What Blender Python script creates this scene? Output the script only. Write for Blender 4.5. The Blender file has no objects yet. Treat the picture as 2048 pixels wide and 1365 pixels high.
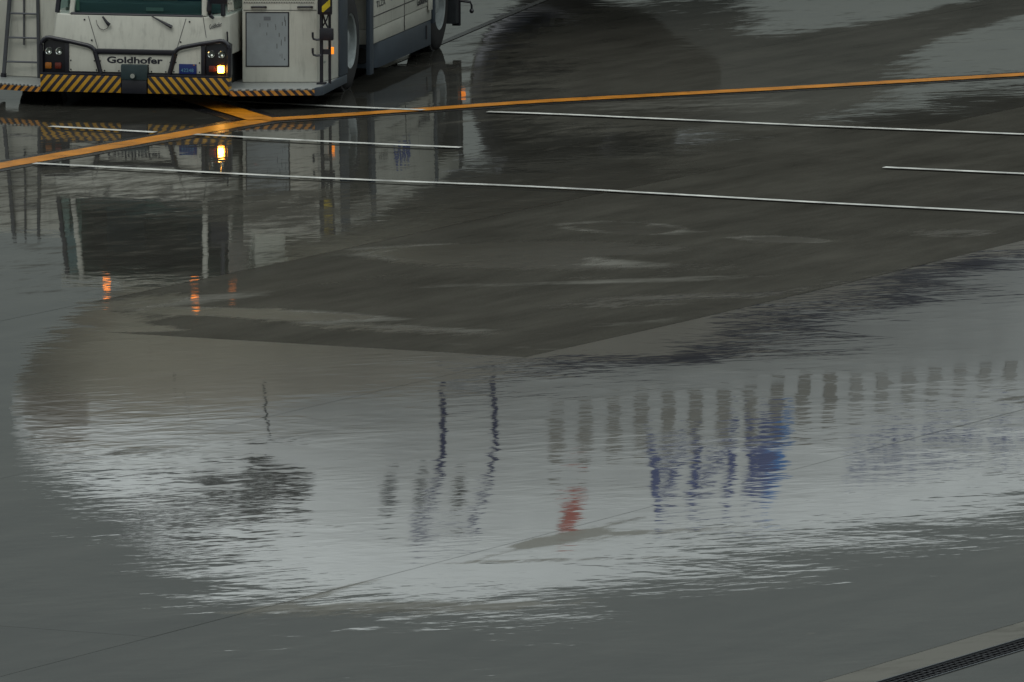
import bpy, bmesh, math, random
from mathutils import Vector, Matrix
random.seed(7)
R = math.radians
sc = bpy.context.scene
COL = sc.collection

# ---- look constants
SKY_LOW = (0.100, 0.102, 0.081)
SKY_MID = (0.26, 0.285, 0.28)
SKY_TOP = (1.28, 1.38, 1.36)
SKY_BACK = (0.20, 0.213, 0.198)
UND = 2.2e-5
R_WET = 0.022
R_DRY = 0.75
SPEC_DRY = 0.0
CONC = (0.036, 0.035, 0.030)
CDRY = (1.12, 1.10, 1.08)
RIPPLE = 0.0011
WHITE = (0.53, 0.53, 0.465)
PLANEW = (0.78, 0.80, 0.80)
BELLY = (0.77, 0.73, 0.66)
STRIPE0 = 3.79
STRIPE1 = 3.95
TOPTAB = [(0, 4.0), (0.1, 4.32), (0.35, 4.60), (0.9, 4.93), (1.5, 5.2), (2.4, 5.75), (3.2, 6.25), (4.5, 6.75), (6, 7.05), (8, 7.28), (10, 7.35), (36, 7.35), (49, 7.1)]
BOTTAB = [(0, 4.0), (0.1, 3.74), (0.35, 3.52), (0.9, 3.2), (2, 2.75), (4, 2.25), (6, 2.0), (8, 1.93), (32, 1.93), (36, 2.3), (42, 3.8), (49, 6.0)]
WIDTAB = [(0, 0.0), (0.1, 0.45), (0.35, 0.85), (0.9, 1.3), (2, 1.85), (3, 2.12), (4.5, 2.35), (6, 2.47), (8, 2.52), (32, 2.52), (40, 1.9), (49, 0.35)]
DOOR_T = 4.78
DOOR_Z = 4.05
WIN_Z = 4.72
WIN_H = 0.42
TITLE_T = 9.0
TITLE_Z = 5.15
FLAG_T = 7.55
ENG_Y = 7.0
ENG_X = 19.9
ENG_Z = 2.25
NOSE = (-5.62, 137.3)
PSI = 36
NG_T = 5.9
TY = 0.38
DISH = -0.0110

# ------------------------------------------------------------------ camera
cam = bpy.data.cameras.new('camera')
cam.sensor_width = 36.0
cam.lens = 36.0 * 22756 / 2048
cam.clip_start = 1.0
cam.clip_end = 9000
co = bpy.data.objects.new('camera', cam); COL.objects.link(co)
co.location = (0, 0, 14.0)
co.rotation_euler = (R(90) - math.atan(2832.5 / 22756), 0, 0)
sc.camera = co

# ------------------------------------------------------------------ sky and light
SUN_EL, SUN_AZ = 52.0, 200.0          # high, behind the camera, above the cloud
w = bpy.data.worlds.new("World"); sc.world = w; w.use_nodes = True
nt = w.node_tree; N = nt.nodes; L = nt.links
for n in list(N): N.remove(n)
def nd(nt, t, **k):
    n = nt.nodes.new(t)
    for a, b in k.items(): setattr(n, a, b)
    return n
out = nd(nt, 'ShaderNodeOutputWorld')
sky = nd(nt, 'ShaderNodeTexSky', sky_type='NISHITA', sun_disc=False)
sky.sun_elevation = R(SUN_EL); sky.sun_rotation = R(SUN_AZ)
bg1 = nd(nt, 'ShaderNodeBackground'); bg1.inputs[1].default_value = 0.014
L.new(sky.outputs[0], bg1.inputs[0])
tc = nd(nt, 'ShaderNodeTexCoord'); sx = nd(nt, 'ShaderNodeSeparateXYZ'); L.new(tc.outputs['Generated'], sx.inputs[0])
def mth(nt, op, a, b=None, c=None, clamp=False):
    n = nd(nt, 'ShaderNodeMath', operation=op, use_clamp=clamp)
    for i, v in enumerate((a, b, c)):
        if v is None: continue
        if isinstance(v, (int, float)): n.inputs[i].default_value = v
        else: nt.links.new(v, n.inputs[i])
    return n.outputs[0]
def ramp(nt, fac, stops, interp='LINEAR'):
    n = nd(nt, 'ShaderNodeValToRGB'); n.color_ramp.interpolation = interp
    el = n.color_ramp.elements
    while len(el) < len(stops): el.new(0.5)
    for e, (p, c) in zip(el, stops):
        e.position = p; e.color = (c, c, c, 1) if isinstance(c, (int, float)) else (*c, 1)
    nt.links.new(fac, n.inputs[0]); return n.outputs[0]
# overcast: bright overhead, dark rain cloud low down beyond the apron, lighter low down behind the camera
elev = ramp(nt, sx.outputs['Z'], [(0.0, SKY_LOW), (0.2, SKY_LOW), (0.42, SKY_MID), (0.8, SKY_TOP)], 'EASE')
back = mth(nt, 'MULTIPLY_ADD', sx.outputs['Y'], -0.5, 0.5, True)
low = ramp(nt, sx.outputs['Z'], [(0.0, 1.0), (0.5, 0.0)])
bk = mth(nt, 'MULTIPLY', mth(nt, 'POWER', back, 2.0), low)
cn = nd(nt, 'ShaderNodeTexNoise'); cn.inputs['Scale'].default_value = 3.0; cn.inputs['Detail'].default_value = 5.0
mpn = nd(nt, 'ShaderNodeMapping'); mpn.inputs['Scale'].default_value = (1, 1, 3.5)
L.new(tc.outputs['Generated'], mpn.inputs[0]); L.new(mpn.outputs[0], cn.inputs[0])
cl = mth(nt, 'MULTIPLY_ADD', cn.outputs[0], 0.5, 0.75)
addb = nd(nt, 'ShaderNodeMix', data_type='RGBA', blend_type='ADD'); addb.inputs[0].default_value = 1.0
L.new(elev, addb.inputs[6])
bkc = nd(nt, 'ShaderNodeMix', data_type='RGBA', blend_type='MULTIPLY'); bkc.inputs[0].default_value = 1.0
cmb = nd(nt, 'ShaderNodeCombineColor'); [L.new(bk, cmb.inputs[i]) for i in range(3)]
L.new(cmb.outputs[0], bkc.inputs[6]); bkc.inputs[7].default_value = (*SKY_BACK, 1)
L.new(bkc.outputs[2], addb.inputs[7])
mul = nd(nt, 'ShaderNodeMix', data_type='RGBA', blend_type='MULTIPLY'); mul.inputs[0].default_value = 1.0
L.new(addb.outputs[2], mul.inputs[6])
cmb2 = nd(nt, 'ShaderNodeCombineColor'); [L.new(cl, cmb2.inputs[i]) for i in range(3)]
L.new(cmb2.outputs[0], mul.inputs[7])
bg2 = nd(nt, 'ShaderNodeBackground'); bg2.inputs[1].default_value = 1.0
L.new(mul.outputs[2], bg2.inputs[0])
ad = nd(nt, 'ShaderNodeAddShader'); L.new(bg1.outputs[0], ad.inputs[0]); L.new(bg2.outputs[0], ad.inputs[1])
L.new(ad.outputs[0], out.inputs[0])

sl = bpy.data.lights.new('sun', 'SUN'); sl.energy = 0.5; sl.angle = R(25); sl.color = (1, 0.96, 0.9)
so = bpy.data.objects.new('sun', sl); COL.objects.link(so)
az = R(SUN_AZ); d = Vector((math.sin(az) * math.cos(R(SUN_EL)), math.cos(az) * math.cos(R(SUN_EL)), math.sin(R(SUN_EL))))
so.rotation_euler = d.to_track_quat('Z', 'Y').to_euler()

sc.view_settings.view_transform = 'Standard'; sc.view_settings.look = 'None'
sc.view_settings.exposure = 0.0; sc.view_settings.gamma = 1.0
try: sc.view_settings.use_curve_mapping = False
except Exception: pass

# ------------------------------------------------------------------ helpers
def mat(name, col, rough=0.5, metal=0.0, spec=0.5, emit=None, es=0.0, noise=0.0, nscale=8.0, trans=0.0, coat=0.0, bump=0.0, bscale=40.0):
    m = bpy.data.materials.new(name); m.use_nodes = True
    t = m.node_tree; b = t.nodes['Principled BSDF']
    b.inputs['Base Color'].default_value = (*col, 1); b.inputs['Roughness'].default_value = rough
    b.inputs['Metallic'].default_value = metal; b.inputs['Specular IOR Level'].default_value = spec
    b.inputs['Transmission Weight'].default_value = trans; b.inputs['Coat Weight'].default_value = coat
    if emit: b.inputs['Emission Color'].default_value = (*emit, 1); b.inputs['Emission Strength'].default_value = es
    if noise or bump:
        c = nd(t, 'ShaderNodeTexCoord')
    if noise:
        n = nd(t, 'ShaderNodeTexNoise'); n.inputs['Scale'].default_value = nscale; n.inputs['Detail'].default_value = 6
        n.inputs['Roughness'].default_value = 0.65
        t.links.new(c.outputs['Object'], n.inputs[0])
        f = ramp(t, n.outputs[0], [(0.3, 1 - noise), (0.62, 1.0)])
        if name.startswith('white_'):
            mpp = nd(t, 'ShaderNodeMapping'); mpp.inputs['Scale'].default_value = (14, 14, 1.6); t.links.new(c.outputs['Object'], mpp.inputs[0])
            n3 = nd(t, 'ShaderNodeTexNoise'); n3.inputs['Scale'].default_value = 1.0; n3.inputs['Detail'].default_value = 7; n3.inputs['Roughness'].default_value = 0.7; t.links.new(mpp.outputs[0], n3.inputs[0])
            f3 = ramp(t, n3.outputs[0], [(0.28, 0.68), (0.45, 0.96), (0.6, 1.0)])
            fm = nd(t, 'ShaderNodeMix', data_type='RGBA', blend_type='MULTIPLY'); fm.inputs[0].default_value = 1; t.links.new(f, fm.inputs[6]); t.links.new(f3, fm.inputs[7]); f = fm.outputs[2]
        x = nd(t, 'ShaderNodeMix', data_type='RGBA', blend_type='MULTIPLY'); x.inputs[0].default_value = 1
        x.inputs[6].default_value = (*col, 1); t.links.new(f, x.inputs[7]); t.links.new(x.outputs[2], b.inputs['Base Color'])
        r = mth(t, 'MULTIPLY_ADD', n.outputs[0], 0.25, max(0.02, rough - 0.12)); t.links.new(r, b.inputs['Roughness'])
    if bump:
        n2 = nd(t, 'ShaderNodeTexNoise'); n2.inputs['Scale'].default_value = bscale
        t.links.new(c.outputs['Object'], n2.inputs[0])
        bp = nd(t, 'ShaderNodeBump'); bp.inputs['Strength'].default_value = 1; bp.inputs['Distance'].default_value = bump
        t.links.new(n2.outputs[0], bp.inputs['Height']); t.links.new(bp.outputs[0], b.inputs['Normal'])
    return m

class MB:
    def __init__(s): s.v = []; s.f = []
    def quad(s, *p):
        k = len(s.v); s.v += [tuple(q) for q in p]; s.f.append(tuple(range(k, k + len(p)))); return s
    def box(s, x0, x1, y0, y1, z0, z1):
        return s.prism([(x0, y0), (x1, y0), (x1, y1), (x0, y1)], z0, z1)
    def prism(s, poly, z0, z1, top=None):
        a = sum(poly[i][0] * poly[(i + 1) % len(poly)][1] - poly[(i + 1) % len(poly)][0] * poly[i][1] for i in range(len(poly)))
        if a < 0: poly = poly[::-1]; top = top[::-1] if top else None
        k = len(s.v); n = len(poly); tp = top or poly
        s.v += [(x, y, z0) for x, y in poly] + [(x, y, z1) for x, y in tp]
        s.f.append(tuple(range(k, k + n))[::-1]); s.f.append(tuple(range(k + n, k + 2 * n)))
        for i in range(n): j = (i + 1) % n; s.f.append((k + i, k + j, k + n + j, k + n + i))
        return s
    def tube(s, pts, r, n=10, cap=True):
        pts = [Vector(p) for p in pts]; k = len(s.v); rings = []
        for i, p in enumerate(pts):
            dv = (pts[min(i + 1, len(pts) - 1)] - pts[max(i - 1, 0)]).normalized()
            up = Vector((0, 0, 1)) if abs(dv.z) < 0.9 else Vector((0, 1, 0))
            a = dv.cross(up).normalized(); b = a.cross(dv).normalized()
            rr = r[i] if isinstance(r, (list, tuple)) else r
            s.v += [tuple(p + a * rr * math.cos(2 * math.pi * j / n) + b * rr * math.sin(2 * math.pi * j / n)) for j in range(n)]
            rings.append(k + i * n)
        for i in range(len(pts) - 1):
            for j in range(n):
                q = (j + 1) % n
                s.f.append((rings[i] + j, rings[i + 1] + j, rings[i + 1] + q, rings[i] + q))
        if cap:
            s.f.append(tuple(rings[0] + j for j in range(n))); s.f.append(tuple(rings[-1] + j for j in range(n))[::-1])
        return s
    def lathe(s, prof, c, axis=(1, 0, 0), n=40, closed=False):
        # prof: list of (along axis, radius)
        ax = Vector(axis).normalized(); up = Vector((0, 0, 1)) if abs(ax.z) < 0.9 else Vector((0, 1, 0))
        a = ax.cross(up).normalized(); b = a.cross(ax).normalized(); c = Vector(c); k = len(s.v)
        for t, r in prof:
            s.v += [tuple(c + ax * t + (a * math.cos(2 * math.pi * j / n) + b * math.sin(2 * math.pi * j / n)) * r) for j in range(n)]
        m = len(prof)
        for i in range(m if closed else m - 1):
            i2 = (i + 1) % m
            for j in range(n):
                q = (j + 1) % n
                s.f.append((k + i * n + j, k + i2 * n + j, k + i2 * n + q, k + i * n + q))
        return s
    def build(s, name, m, parent=None, bevel=0.0, smooth=False, seg=2):
        me = bpy.data.meshes.new(name); me.from_pydata(s.v, [], s.f); me.update()
        bm = bmesh.new(); bm.from_mesh(me)
        bmesh.ops.remove_doubles(bm, verts=bm.verts, dist=1e-5)
        bmesh.ops.recalc_face_normals(bm, faces=bm.faces)
        if bevel:
            ed = [e for e in bm.edges if len(e.link_faces) == 2 and e.calc_face_angle(0) > 0.4]
            bmesh.ops.bevel(bm, geom=ed, offset=bevel, segments=seg, affect='EDGES', profile=0.6)
        if smooth or bevel:
            for f in bm.faces: f.smooth = True
            for e in bm.edges:
                if len(e.link_faces) == 2 and e.calc_face_angle(0) > 0.7: e.smooth = False
        bm.to_mesh(me); bm.free()
        me.materials.append(m)
        o = bpy.data.objects.new(name, me); COL.objects.link(o)
        if parent: o.parent = parent
        return o

def tag(o, label=None, cat=None, group=None, kind=None):
    if label: o['label'] = label
    if cat: o['category'] = cat
    if group: o['group'] = group
    if kind: o['kind'] = kind
    return o
def empty(name, loc, rz=0):
    o = bpy.data.objects.new(name, None); COL.objects.link(o); o.location = loc; o.rotation_euler = (0, 0, rz)
    o.empty_display_size = 0.5
    return o
def text_mesh(s, size, bold=0.0, shear=0.0, space=1.0):
    """outline text as a mesh in the xy plane: (verts, faces), left edge at 0, baseline at 0"""
    c = bpy.data.curves.new('txt', 'FONT'); c.body = s; c.size = size; c.offset = bold; c.shear = shear
    c.space_character = space; c.resolution_u = 4
    o = bpy.data.objects.new('txt', c); COL.objects.link(o)
    bpy.context.view_layer.update()
    me = bpy.data.meshes.new_from_object(o.evaluated_get(bpy.context.evaluated_depsgraph_get()))
    v = [tuple(p.co) for p in me.vertices]; f = [tuple(p.vertices) for p in me.polygons]
    bpy.data.objects.remove(o); bpy.data.meshes.remove(me); bpy.data.curves.remove(c)
    x0 = min(p[0] for p in v)
    return [(p[0] - x0, p[1]) for p in v], f
def lettering(name, s, m, parent, fn, height, width=None, bold=0.0, shear=0.0, fine=0.0, space=1.0):
    """fn(x, y) -> 3D point; cap height = height; width squeezes the word to a length"""
    v, f = text_mesh(s, 1.0, bold, shear, space)
    hh = 0.7; wd = max(p[0] for p in v)
    sx_ = (width / wd) if width else height / hh
    sy_ = height / hh
    v = [(p[0] * sx_, p[1] * sy_) for p in v]
    me = bpy.data.meshes.new(name); me.from_pydata([(p[0], p[1], 0) for p in v], [], f)
    bm = bmesh.new(); bm.from_mesh(me)
    if fine:
        x1 = max(p[0] for p in v); y0 = min(p[1] for p in v); y1 = max(p[1] for p in v)
        for ax, a, b in ((0, 0, x1), (1, y0, y1)):
            q = a + fine
            while q < b:
                no = (1, 0, 0) if ax == 0 else (0, 1, 0); cop = (q, 0, 0) if ax == 0 else (0, q, 0)
                bmesh.ops.bisect_plane(bm, geom=bm.verts[:] + bm.edges[:] + bm.faces[:], plane_co=cop, plane_no=no)
                q += fine
    for q in bm.verts: q.co = Vector(fn(q.co.x, q.co.y))
    bm.to_mesh(me); bm.free(); me.materials.append(m)
    o = bpy.data.objects.new(name, me); COL.objects.link(o); o.parent = parent
    return o

# ------------------------------------------------------------------ the apron
EJ = Vector((math.sin(R(28.4)), math.cos(R(28.4)), 0)); EP = Vector((math.sin(R(115.5)), math.cos(R(115.5)), 0))
C0 = Vector((0.128, 111.179, 0))
SW, SL, GAP = 6.06, 9.0, 0.006
DET = EP.x * EJ.y - EP.y * EJ.x
def to_sq(x, y):
    dx, dy = x - C0.x, y - C0.y
    return (dx * EJ.y - dy * EJ.x) / DET, (EP.x * dy - EP.y * dx) / DET
def from_sq(s, q): p = C0 + EP * s + EJ * q; return p.x, p.y
rs = random.Random(11)
TILT = {}
for i in range(-6, 4):
    for j in range(-8, 9):
        TILT[(i, j)] = (rs.uniform(-1, 1) * 1.6e-4, rs.uniform(-1, 1) * 1.6e-4, rs.uniform(-1, 1) * 4e-4)
PH = [(rs.uniform(0, 6.28), rs.uniform(0, 6.28), rs.uniform(0.5, 2.2), rs.uniform(0, 6.28)) for _ in range(14)]
def height(x, y, ij=None):
    s, q = to_sq(x, y)
    i, j = ij if ij else (math.floor(s / SW), math.floor(q / SL))
    a, b, c = TILT.get((i, j), (0, 0, 0))
    z = c + a * (s - (i + .5) * SW) + b * (q - (j + .5) * SL)
    for ph, an, k, p2 in PH:
        z += UND / k * math.sin(k * (x * math.cos(an) + y * math.sin(an)) + ph) * (0.6 + 0.4 * math.sin(0.23 * x + 0.31 * y + p2))
    # a shallow dished strip across the slabs on the right, where the water lies deeper
    wx = min(1, max(0, (x + 0.3) / 2.2)); wx = wx * wx * (3 - 2 * wx)
    z += DISH * 0.5 * (math.erf((y - 111.5 + 0.12 * math.sin(1.1 * x)) / 1.5)+ 1) * wx
    w2 = min(1, max(0, (x - 1.6) / 2.2)); z += -0.0035 * (math.erf((y - 116.2 - 0.2 * math.sin(1.7 * x)) / 1.3) + 1) * w2 * w2 * (3 - 2 * w2)
    vx = min(1, max(0, (x + 2.8) / 4.0)); vx = vx * vx * (3 - 2 * vx)
    vy = min(1, max(0, (y - 114.0) / 8.5)); z += 0.036 * vx * (vy * vy * (3 - 2 * vy))
    return z
PATCH = [(1.22, 122.16, 1.611, -0.016, -0.43, -1.624, -1), (-0.39, 119.65, 0.789, 0.003, -0.238, -0.924, -1), (0.83, 120.34, 0.941, -0.008, -0.291, -1.675, -1), (-2.56, 114.72, 0.823, 0.02, -0.719, -2.196, -1), (-3.76, 113.51, 2.215, 0.069, -0.857, -3.511, -1), (2.87, 121.17, 2.074, -0.05, -0.703, -2.671, -0.9), (4.72, 121.74, 1.548, -0.059, 0.0, -2.37, -0.7), (1.42, 115.9, 0.746, -0.009, 0.979, -1.968, -0.6), (-1.12, 113.39, 0.769, 0.008, -0.999, -2.461, -0.6), (-3.71, 115.9, 1.618, 0.051, 1.634, -1.906, -0.8), (3.97, 128.97, 0.462, -0.014, 0.0, -0.386, 0.8), (1.95, 135.05, 0.696, -0.01, 0.182, -0.628, 0.45), (3.72, 141.41, 0.601, -0.016, 0.995, -0.472, 0.9), (5.99, 146.66, 0.952, -0.039, 1.204, -0.621, 0.9), (0.55, 98.48, 1.63, -0.012, 1.415, -2.498, 0.75), (0.42, 98.67, 1.324, -0.005, 7.427, -4.046, 1.0), (1.36, 99.99, 1.72, -0.023, 7.774, -4.589, 0.9), (-0.87, 96.35, 1.089, 0.012, 10.307, -5.502, 0.95), (-1.62, 95.12, 1.953, 0.034, 10.449, -5.567, 0.8), (-1.69, 99.36, 1.906, 0.034, -4.31, -3.61, 0.8), (-2.42, 100.31, 2.265, 0.059, -5.632, -5.327, 0.6), (-1.98, 96.29, 2.575, 0.058, 8.565, -5.426, 0.7), (-3.34, 104.16, 1.805, 0.057, 0.0, -2.632, 0.9), (-3.89, 103.91, 3.61, 0.14, 0.0, -4.831, 0.6), (0.33, 97.19, 0.89, -0.006, 1.397, -6.632, 0.6), (1.65, 99.04, 1.421, -0.03, 1.905, -5.36, 0.7), (4.86, 107.92, 3.484, -0.157, 0.0, -2.252, 0.9), (1.12, 111.77, 1.684, -0.021, 0.0, -4.202, 0.5), (3.0, 108.3, 0.696, -0.019, -0.834, -5.325, 0.5), (-4.82, 114.21, 1.319, 0.055, 0.0, -0.61, -1.5), (-4.01, 114.21, 1.641, 0.057, 1.244, -1.47, -0.6), (2.77, 137.71, 0.543, -0.011, 0.152, -0.195, 1.0), (1.76, 144.65, 0.775, -0.009, 0.322, -0.262, 0.7), (4.56, 142.36, 0.976, -0.031, 1.343, -0.569, 0.5), (4.96, 131.12, 0.785, -0.03, 0.0, -0.712, 0.8), (3.49, 132.39, 1.068, -0.028, 0.0, -1.292, 0.5), (-4.05, 126.64, 0.425, 0.013, 0.0, -0.335, 0.22), (-2.22, 124.14, 0.828, 0.015, 0.0, -0.518, 0.3), (0.34, 138.31, 0.862, -0.002, 0.0, -0.157, 0.3), (-3.63, 121.74, 0.371, 0.011, 0.0, -0.185, 0.12), (1.65, 118.3, 0.579, -0.008, 0.0, -1.131, -0.35), (-1.69, 117.64, 1.273, 0.018, 2.412, -2.815, -0.4), (3.52, 117.64, 0.944, -0.027, 4.813, -2.986, -0.4), (-0.52, 94.54, 0.564, 0.004, 0.513, -2.502, 0.42), (2.74, 98.57, 0.598, -0.015, 0.917, -3.249, 0.4), (-3.47, 100.96, 1.41, 0.049, -2.807, -2.024, 0.35), (-1.35, 94.11, 0.597, 0.008, 0.301, -2.208, 0.35), (2.05, 97.19, 0.462, -0.01, 0.234, -1.669, 0.3)]
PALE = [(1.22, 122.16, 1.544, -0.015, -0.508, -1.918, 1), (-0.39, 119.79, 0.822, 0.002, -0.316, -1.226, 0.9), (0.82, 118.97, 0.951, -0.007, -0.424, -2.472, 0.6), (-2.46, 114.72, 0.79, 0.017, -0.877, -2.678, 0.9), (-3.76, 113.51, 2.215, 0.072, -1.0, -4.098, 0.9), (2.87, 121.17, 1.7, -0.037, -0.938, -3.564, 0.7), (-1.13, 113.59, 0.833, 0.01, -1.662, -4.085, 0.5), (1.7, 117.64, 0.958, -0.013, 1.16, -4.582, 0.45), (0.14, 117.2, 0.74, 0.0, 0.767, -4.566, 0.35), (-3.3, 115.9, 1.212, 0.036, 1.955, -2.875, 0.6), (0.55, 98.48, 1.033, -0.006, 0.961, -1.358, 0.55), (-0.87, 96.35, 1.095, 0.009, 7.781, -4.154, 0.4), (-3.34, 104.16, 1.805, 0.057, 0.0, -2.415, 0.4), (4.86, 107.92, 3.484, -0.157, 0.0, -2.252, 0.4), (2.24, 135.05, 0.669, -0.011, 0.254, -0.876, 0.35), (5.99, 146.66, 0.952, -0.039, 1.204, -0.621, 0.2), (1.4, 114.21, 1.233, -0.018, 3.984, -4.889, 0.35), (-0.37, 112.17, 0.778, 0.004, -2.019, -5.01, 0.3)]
def dryness(x, y, i, j):
    s, q = to_sq(x, y)
    v = BASE.get((i, j), BASE.get((i, None), 0.0)) + 0.24 * min(1, max(0, (96.5 - y) / 2.5))
    for cx, cy, a, b, c, dd, val in PATCH:
        dx, dy = x - cx, y - cy
        r = math.hypot(a * dx + b * dy, c * dx + dd * dy)
        if r < 1.5:
            f = min(1, max(0, (1.5 - r) / 1.0)); f = f * f * (3 - 2 * f)
            v = v + f * val if val > 0 else v + f * val
    return min(1.3, max(-.3, v))
BASE = {(-1, None): 1.1, (-1, -1): -0.45, (-1, -2): -0.3, (-1, -3): -0.2, (-1, -4): 0.0, (-2, None): 0.2, (0, None): -0.35, (1, None): -0.2, (-3, None): 0.2}

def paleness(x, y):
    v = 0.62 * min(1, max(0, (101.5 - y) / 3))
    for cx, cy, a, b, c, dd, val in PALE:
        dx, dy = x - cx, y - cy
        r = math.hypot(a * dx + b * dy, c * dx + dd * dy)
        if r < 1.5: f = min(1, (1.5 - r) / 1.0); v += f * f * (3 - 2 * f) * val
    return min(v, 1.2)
def ruffle(x, y):
    v = 1.0 + 0.25 * math.sin(0.9 * x + 0.7 * y) * math.sin(0.35 * y - 0.6 * x)
    f = lambda a: (lambda u: u * u * (3 - 2 * u))(min(1, max(0, a)))
    v -= 0.45 * f((y - 109.3) / 1.2) * f((124 - y) / 3) * f((x + 0.8) / 1.5)
    v += 0.5 * f((-1.2 - x) / 1.5) * f((108.5 - y) / 3) * f((y - 93) / 2)
    v += 0.1 * f((y - 126) / 4) * f((-0.5 - x) / 1.5)
    v += 0.45 * f((x - 0.6) / 1.0) * f((109.6 - y) / 1.0) * f((y - 103) / 2)
    return v

def ground_material():
    m = bpy.data.materials.new('wet_concrete'); m.use_nodes = True; t = m.node_tree; b = t.nodes['Principled BSDF']
    g = nd(t, 'ShaderNodeNewGeometry'); at = nd(t, 'ShaderNodeAttribute', attribute_name='dryness')
    rot = nd(t, 'ShaderNodeMapping'); rot.inputs['Rotation'].default_value = (0, 0, R(28.4)); t.links.new(g.outputs['Position'], rot.inputs[0])
    def noise(scale, vec=(1, 1, 1), detail=4, rough=0.55):
        mp = nd(t, 'ShaderNodeMapping'); mp.inputs['Scale'].default_value = vec; t.links.new(rot.outputs[0], mp.inputs[0])
        n = nd(t, 'ShaderNodeTexNoise'); n.inputs['Scale'].default_value = scale; n.inputs['Detail'].default_value = detail
        n.inputs['Roughness'].default_value = rough; t.links.new(mp.outputs[0], n.inputs[0]); return n.outputs[0]
    big = noise(0.5); mid = noise(3.2, (1.6, 0.6, 1), 6, 0.7); brm = noise(9.0, (1, 0.16, 1), 4); fin = noise(45, detail=3)
    # where the film of water is thin
    e = mth(t, 'ADD', at.outputs['Fac'], mth(t, 'MULTIPLY_ADD', mid, 1.0, -0.5))
    e = mth(t, 'ADD', e, mth(t, 'MULTIPLY_ADD', brm, 0.6, -0.3))
    mp_ = nd(t, 'ShaderNodeMapping'); mp_.inputs['Rotation'].default_value = (0, 0, R(68)); t.links.new(g.outputs['Position'], mp_.inputs[0])
    mq_ = nd(t, 'ShaderNodeMapping'); mq_.inputs['Scale'].default_value = (1.0, 0.22, 1); t.links.new(mp_.outputs[0], mq_.inputs[0])
    sn = nd(t, 'ShaderNodeTexNoise'); sn.inputs['Scale'].default_value = 2.6; sn.inputs['Detail'].default_value = 7; sn.inputs['Roughness'].default_value = 0.7; t.links.new(mq_.outputs[0], sn.inputs[0])
    e = mth(t, 'ADD', e, mth(t, 'MULTIPLY_ADD', sn.outputs[0], 1.5, -0.75))
    mask = ramp(t, e, [(0.34, 0.0), (0.68, 1.0)])
    ro = mth(t, 'ADD', mth(t, 'MULTIPLY', mth(t, 'MULTIPLY_ADD', big, 1.0, -0.35, True), 0.02), R_WET)
    t.links.new(ro, b.inputs['Roughness']); b.inputs['IOR'].default_value = 1.33
    stain = noise(0.9, (2.2, 0.35, 1), 7, 0.7)
    c = ramp(t, mth(t, 'ADD', mth(t, 'ADD', mth(t, 'MULTIPLY', big, 0.25), mth(t, 'MULTIPLY', stain, 0.5)), mth(t, 'MULTIPLY', fin, 0.25)), [(0.36, tuple(x * 0.62 for x in CONC)), (0.5, CONC), (0.62, tuple(x * 1.35 for x in CONC))])
    t.links.new(c, b.inputs['Base Color'])
    # concrete whose film of water is broken: it scatters instead of mirroring
    d_ = nd(t, 'ShaderNodeBsdfPrincipled'); d_.inputs['Roughness'].default_value = R_DRY; d_.inputs['Specular IOR Level'].default_value = SPEC_DRY; d_.inputs['IOR'].default_value = 1.33
    cm = nd(t, 'ShaderNodeMix', data_type='RGBA', blend_type='MULTIPLY'); cm.inputs[0].default_value = 1; t.links.new(c, cm.inputs[6]); cm.inputs[7].default_value = (*CDRY, 1)
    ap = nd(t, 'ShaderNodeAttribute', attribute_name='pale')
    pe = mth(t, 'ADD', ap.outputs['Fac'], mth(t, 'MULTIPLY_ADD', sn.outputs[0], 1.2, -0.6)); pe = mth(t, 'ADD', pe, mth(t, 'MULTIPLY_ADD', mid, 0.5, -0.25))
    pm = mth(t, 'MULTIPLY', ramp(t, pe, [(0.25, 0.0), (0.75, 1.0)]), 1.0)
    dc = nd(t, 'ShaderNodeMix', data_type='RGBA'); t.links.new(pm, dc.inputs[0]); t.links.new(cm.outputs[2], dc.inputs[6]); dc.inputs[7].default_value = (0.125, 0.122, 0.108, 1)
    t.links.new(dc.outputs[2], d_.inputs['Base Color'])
    ms = nd(t, 'ShaderNodeMixShader'); t.links.new(mth(t, 'MULTIPLY', mask, 0.86), ms.inputs[0]); t.links.new(b.outputs[0], ms.inputs[1]); t.links.new(d_.outputs[0], ms.inputs[2])
    t.links.new(ms.outputs[0], t.nodes['Material Output'].inputs[0])
    # ripples raised by the wind, a few thousandths of a degree steep
    def noise2(scale, vec, ang, detail=3):
        mp = nd(t, 'ShaderNodeMapping'); mp.inputs['Rotation'].default_value = (0, 0, R(ang)); t.links.new(g.outputs['Position'], mp.inputs[0])
        mq = nd(t, 'ShaderNodeMapping'); mq.inputs['Scale'].default_value = vec; t.links.new(mp.outputs[0], mq.inputs[0])
        n = nd(t, 'ShaderNodeTexNoise'); n.inputs['Scale'].default_value = scale; n.inputs['Detail'].default_value = detail; t.links.new(mq.outputs[0], n.inputs[0]); return n.outputs[0]
    r1 = noise2(1.5, (1.0, 0.5, 1), 50, 2); r2 = noise2(5.5, (1, 0.28, 1), 62, 3)
    amp = ramp(t, big, [(0.40, 0.25), (0.60, 1.3)])
    hgt = mth(t, 'MULTIPLY', mth(t, 'ADD', r1, mth(t, 'MULTIPLY', r2, 1.0)), amp)
    ar = nd(t, 'ShaderNodeAttribute', attribute_name='ruffle'); hgt = mth(t, 'MULTIPLY', hgt, ar.outputs['Fac'])
    bp = nd(t, 'ShaderNodeBump'); bp.inputs['Strength'].default_value = 1.0; bp.inputs['Distance'].default_value = RIPPLE
    t.links.new(hgt, bp.inputs['Height']); t.links.new(bp.outputs[0], b.inputs['Normal'])
    return m
M_G = ground_material()

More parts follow.
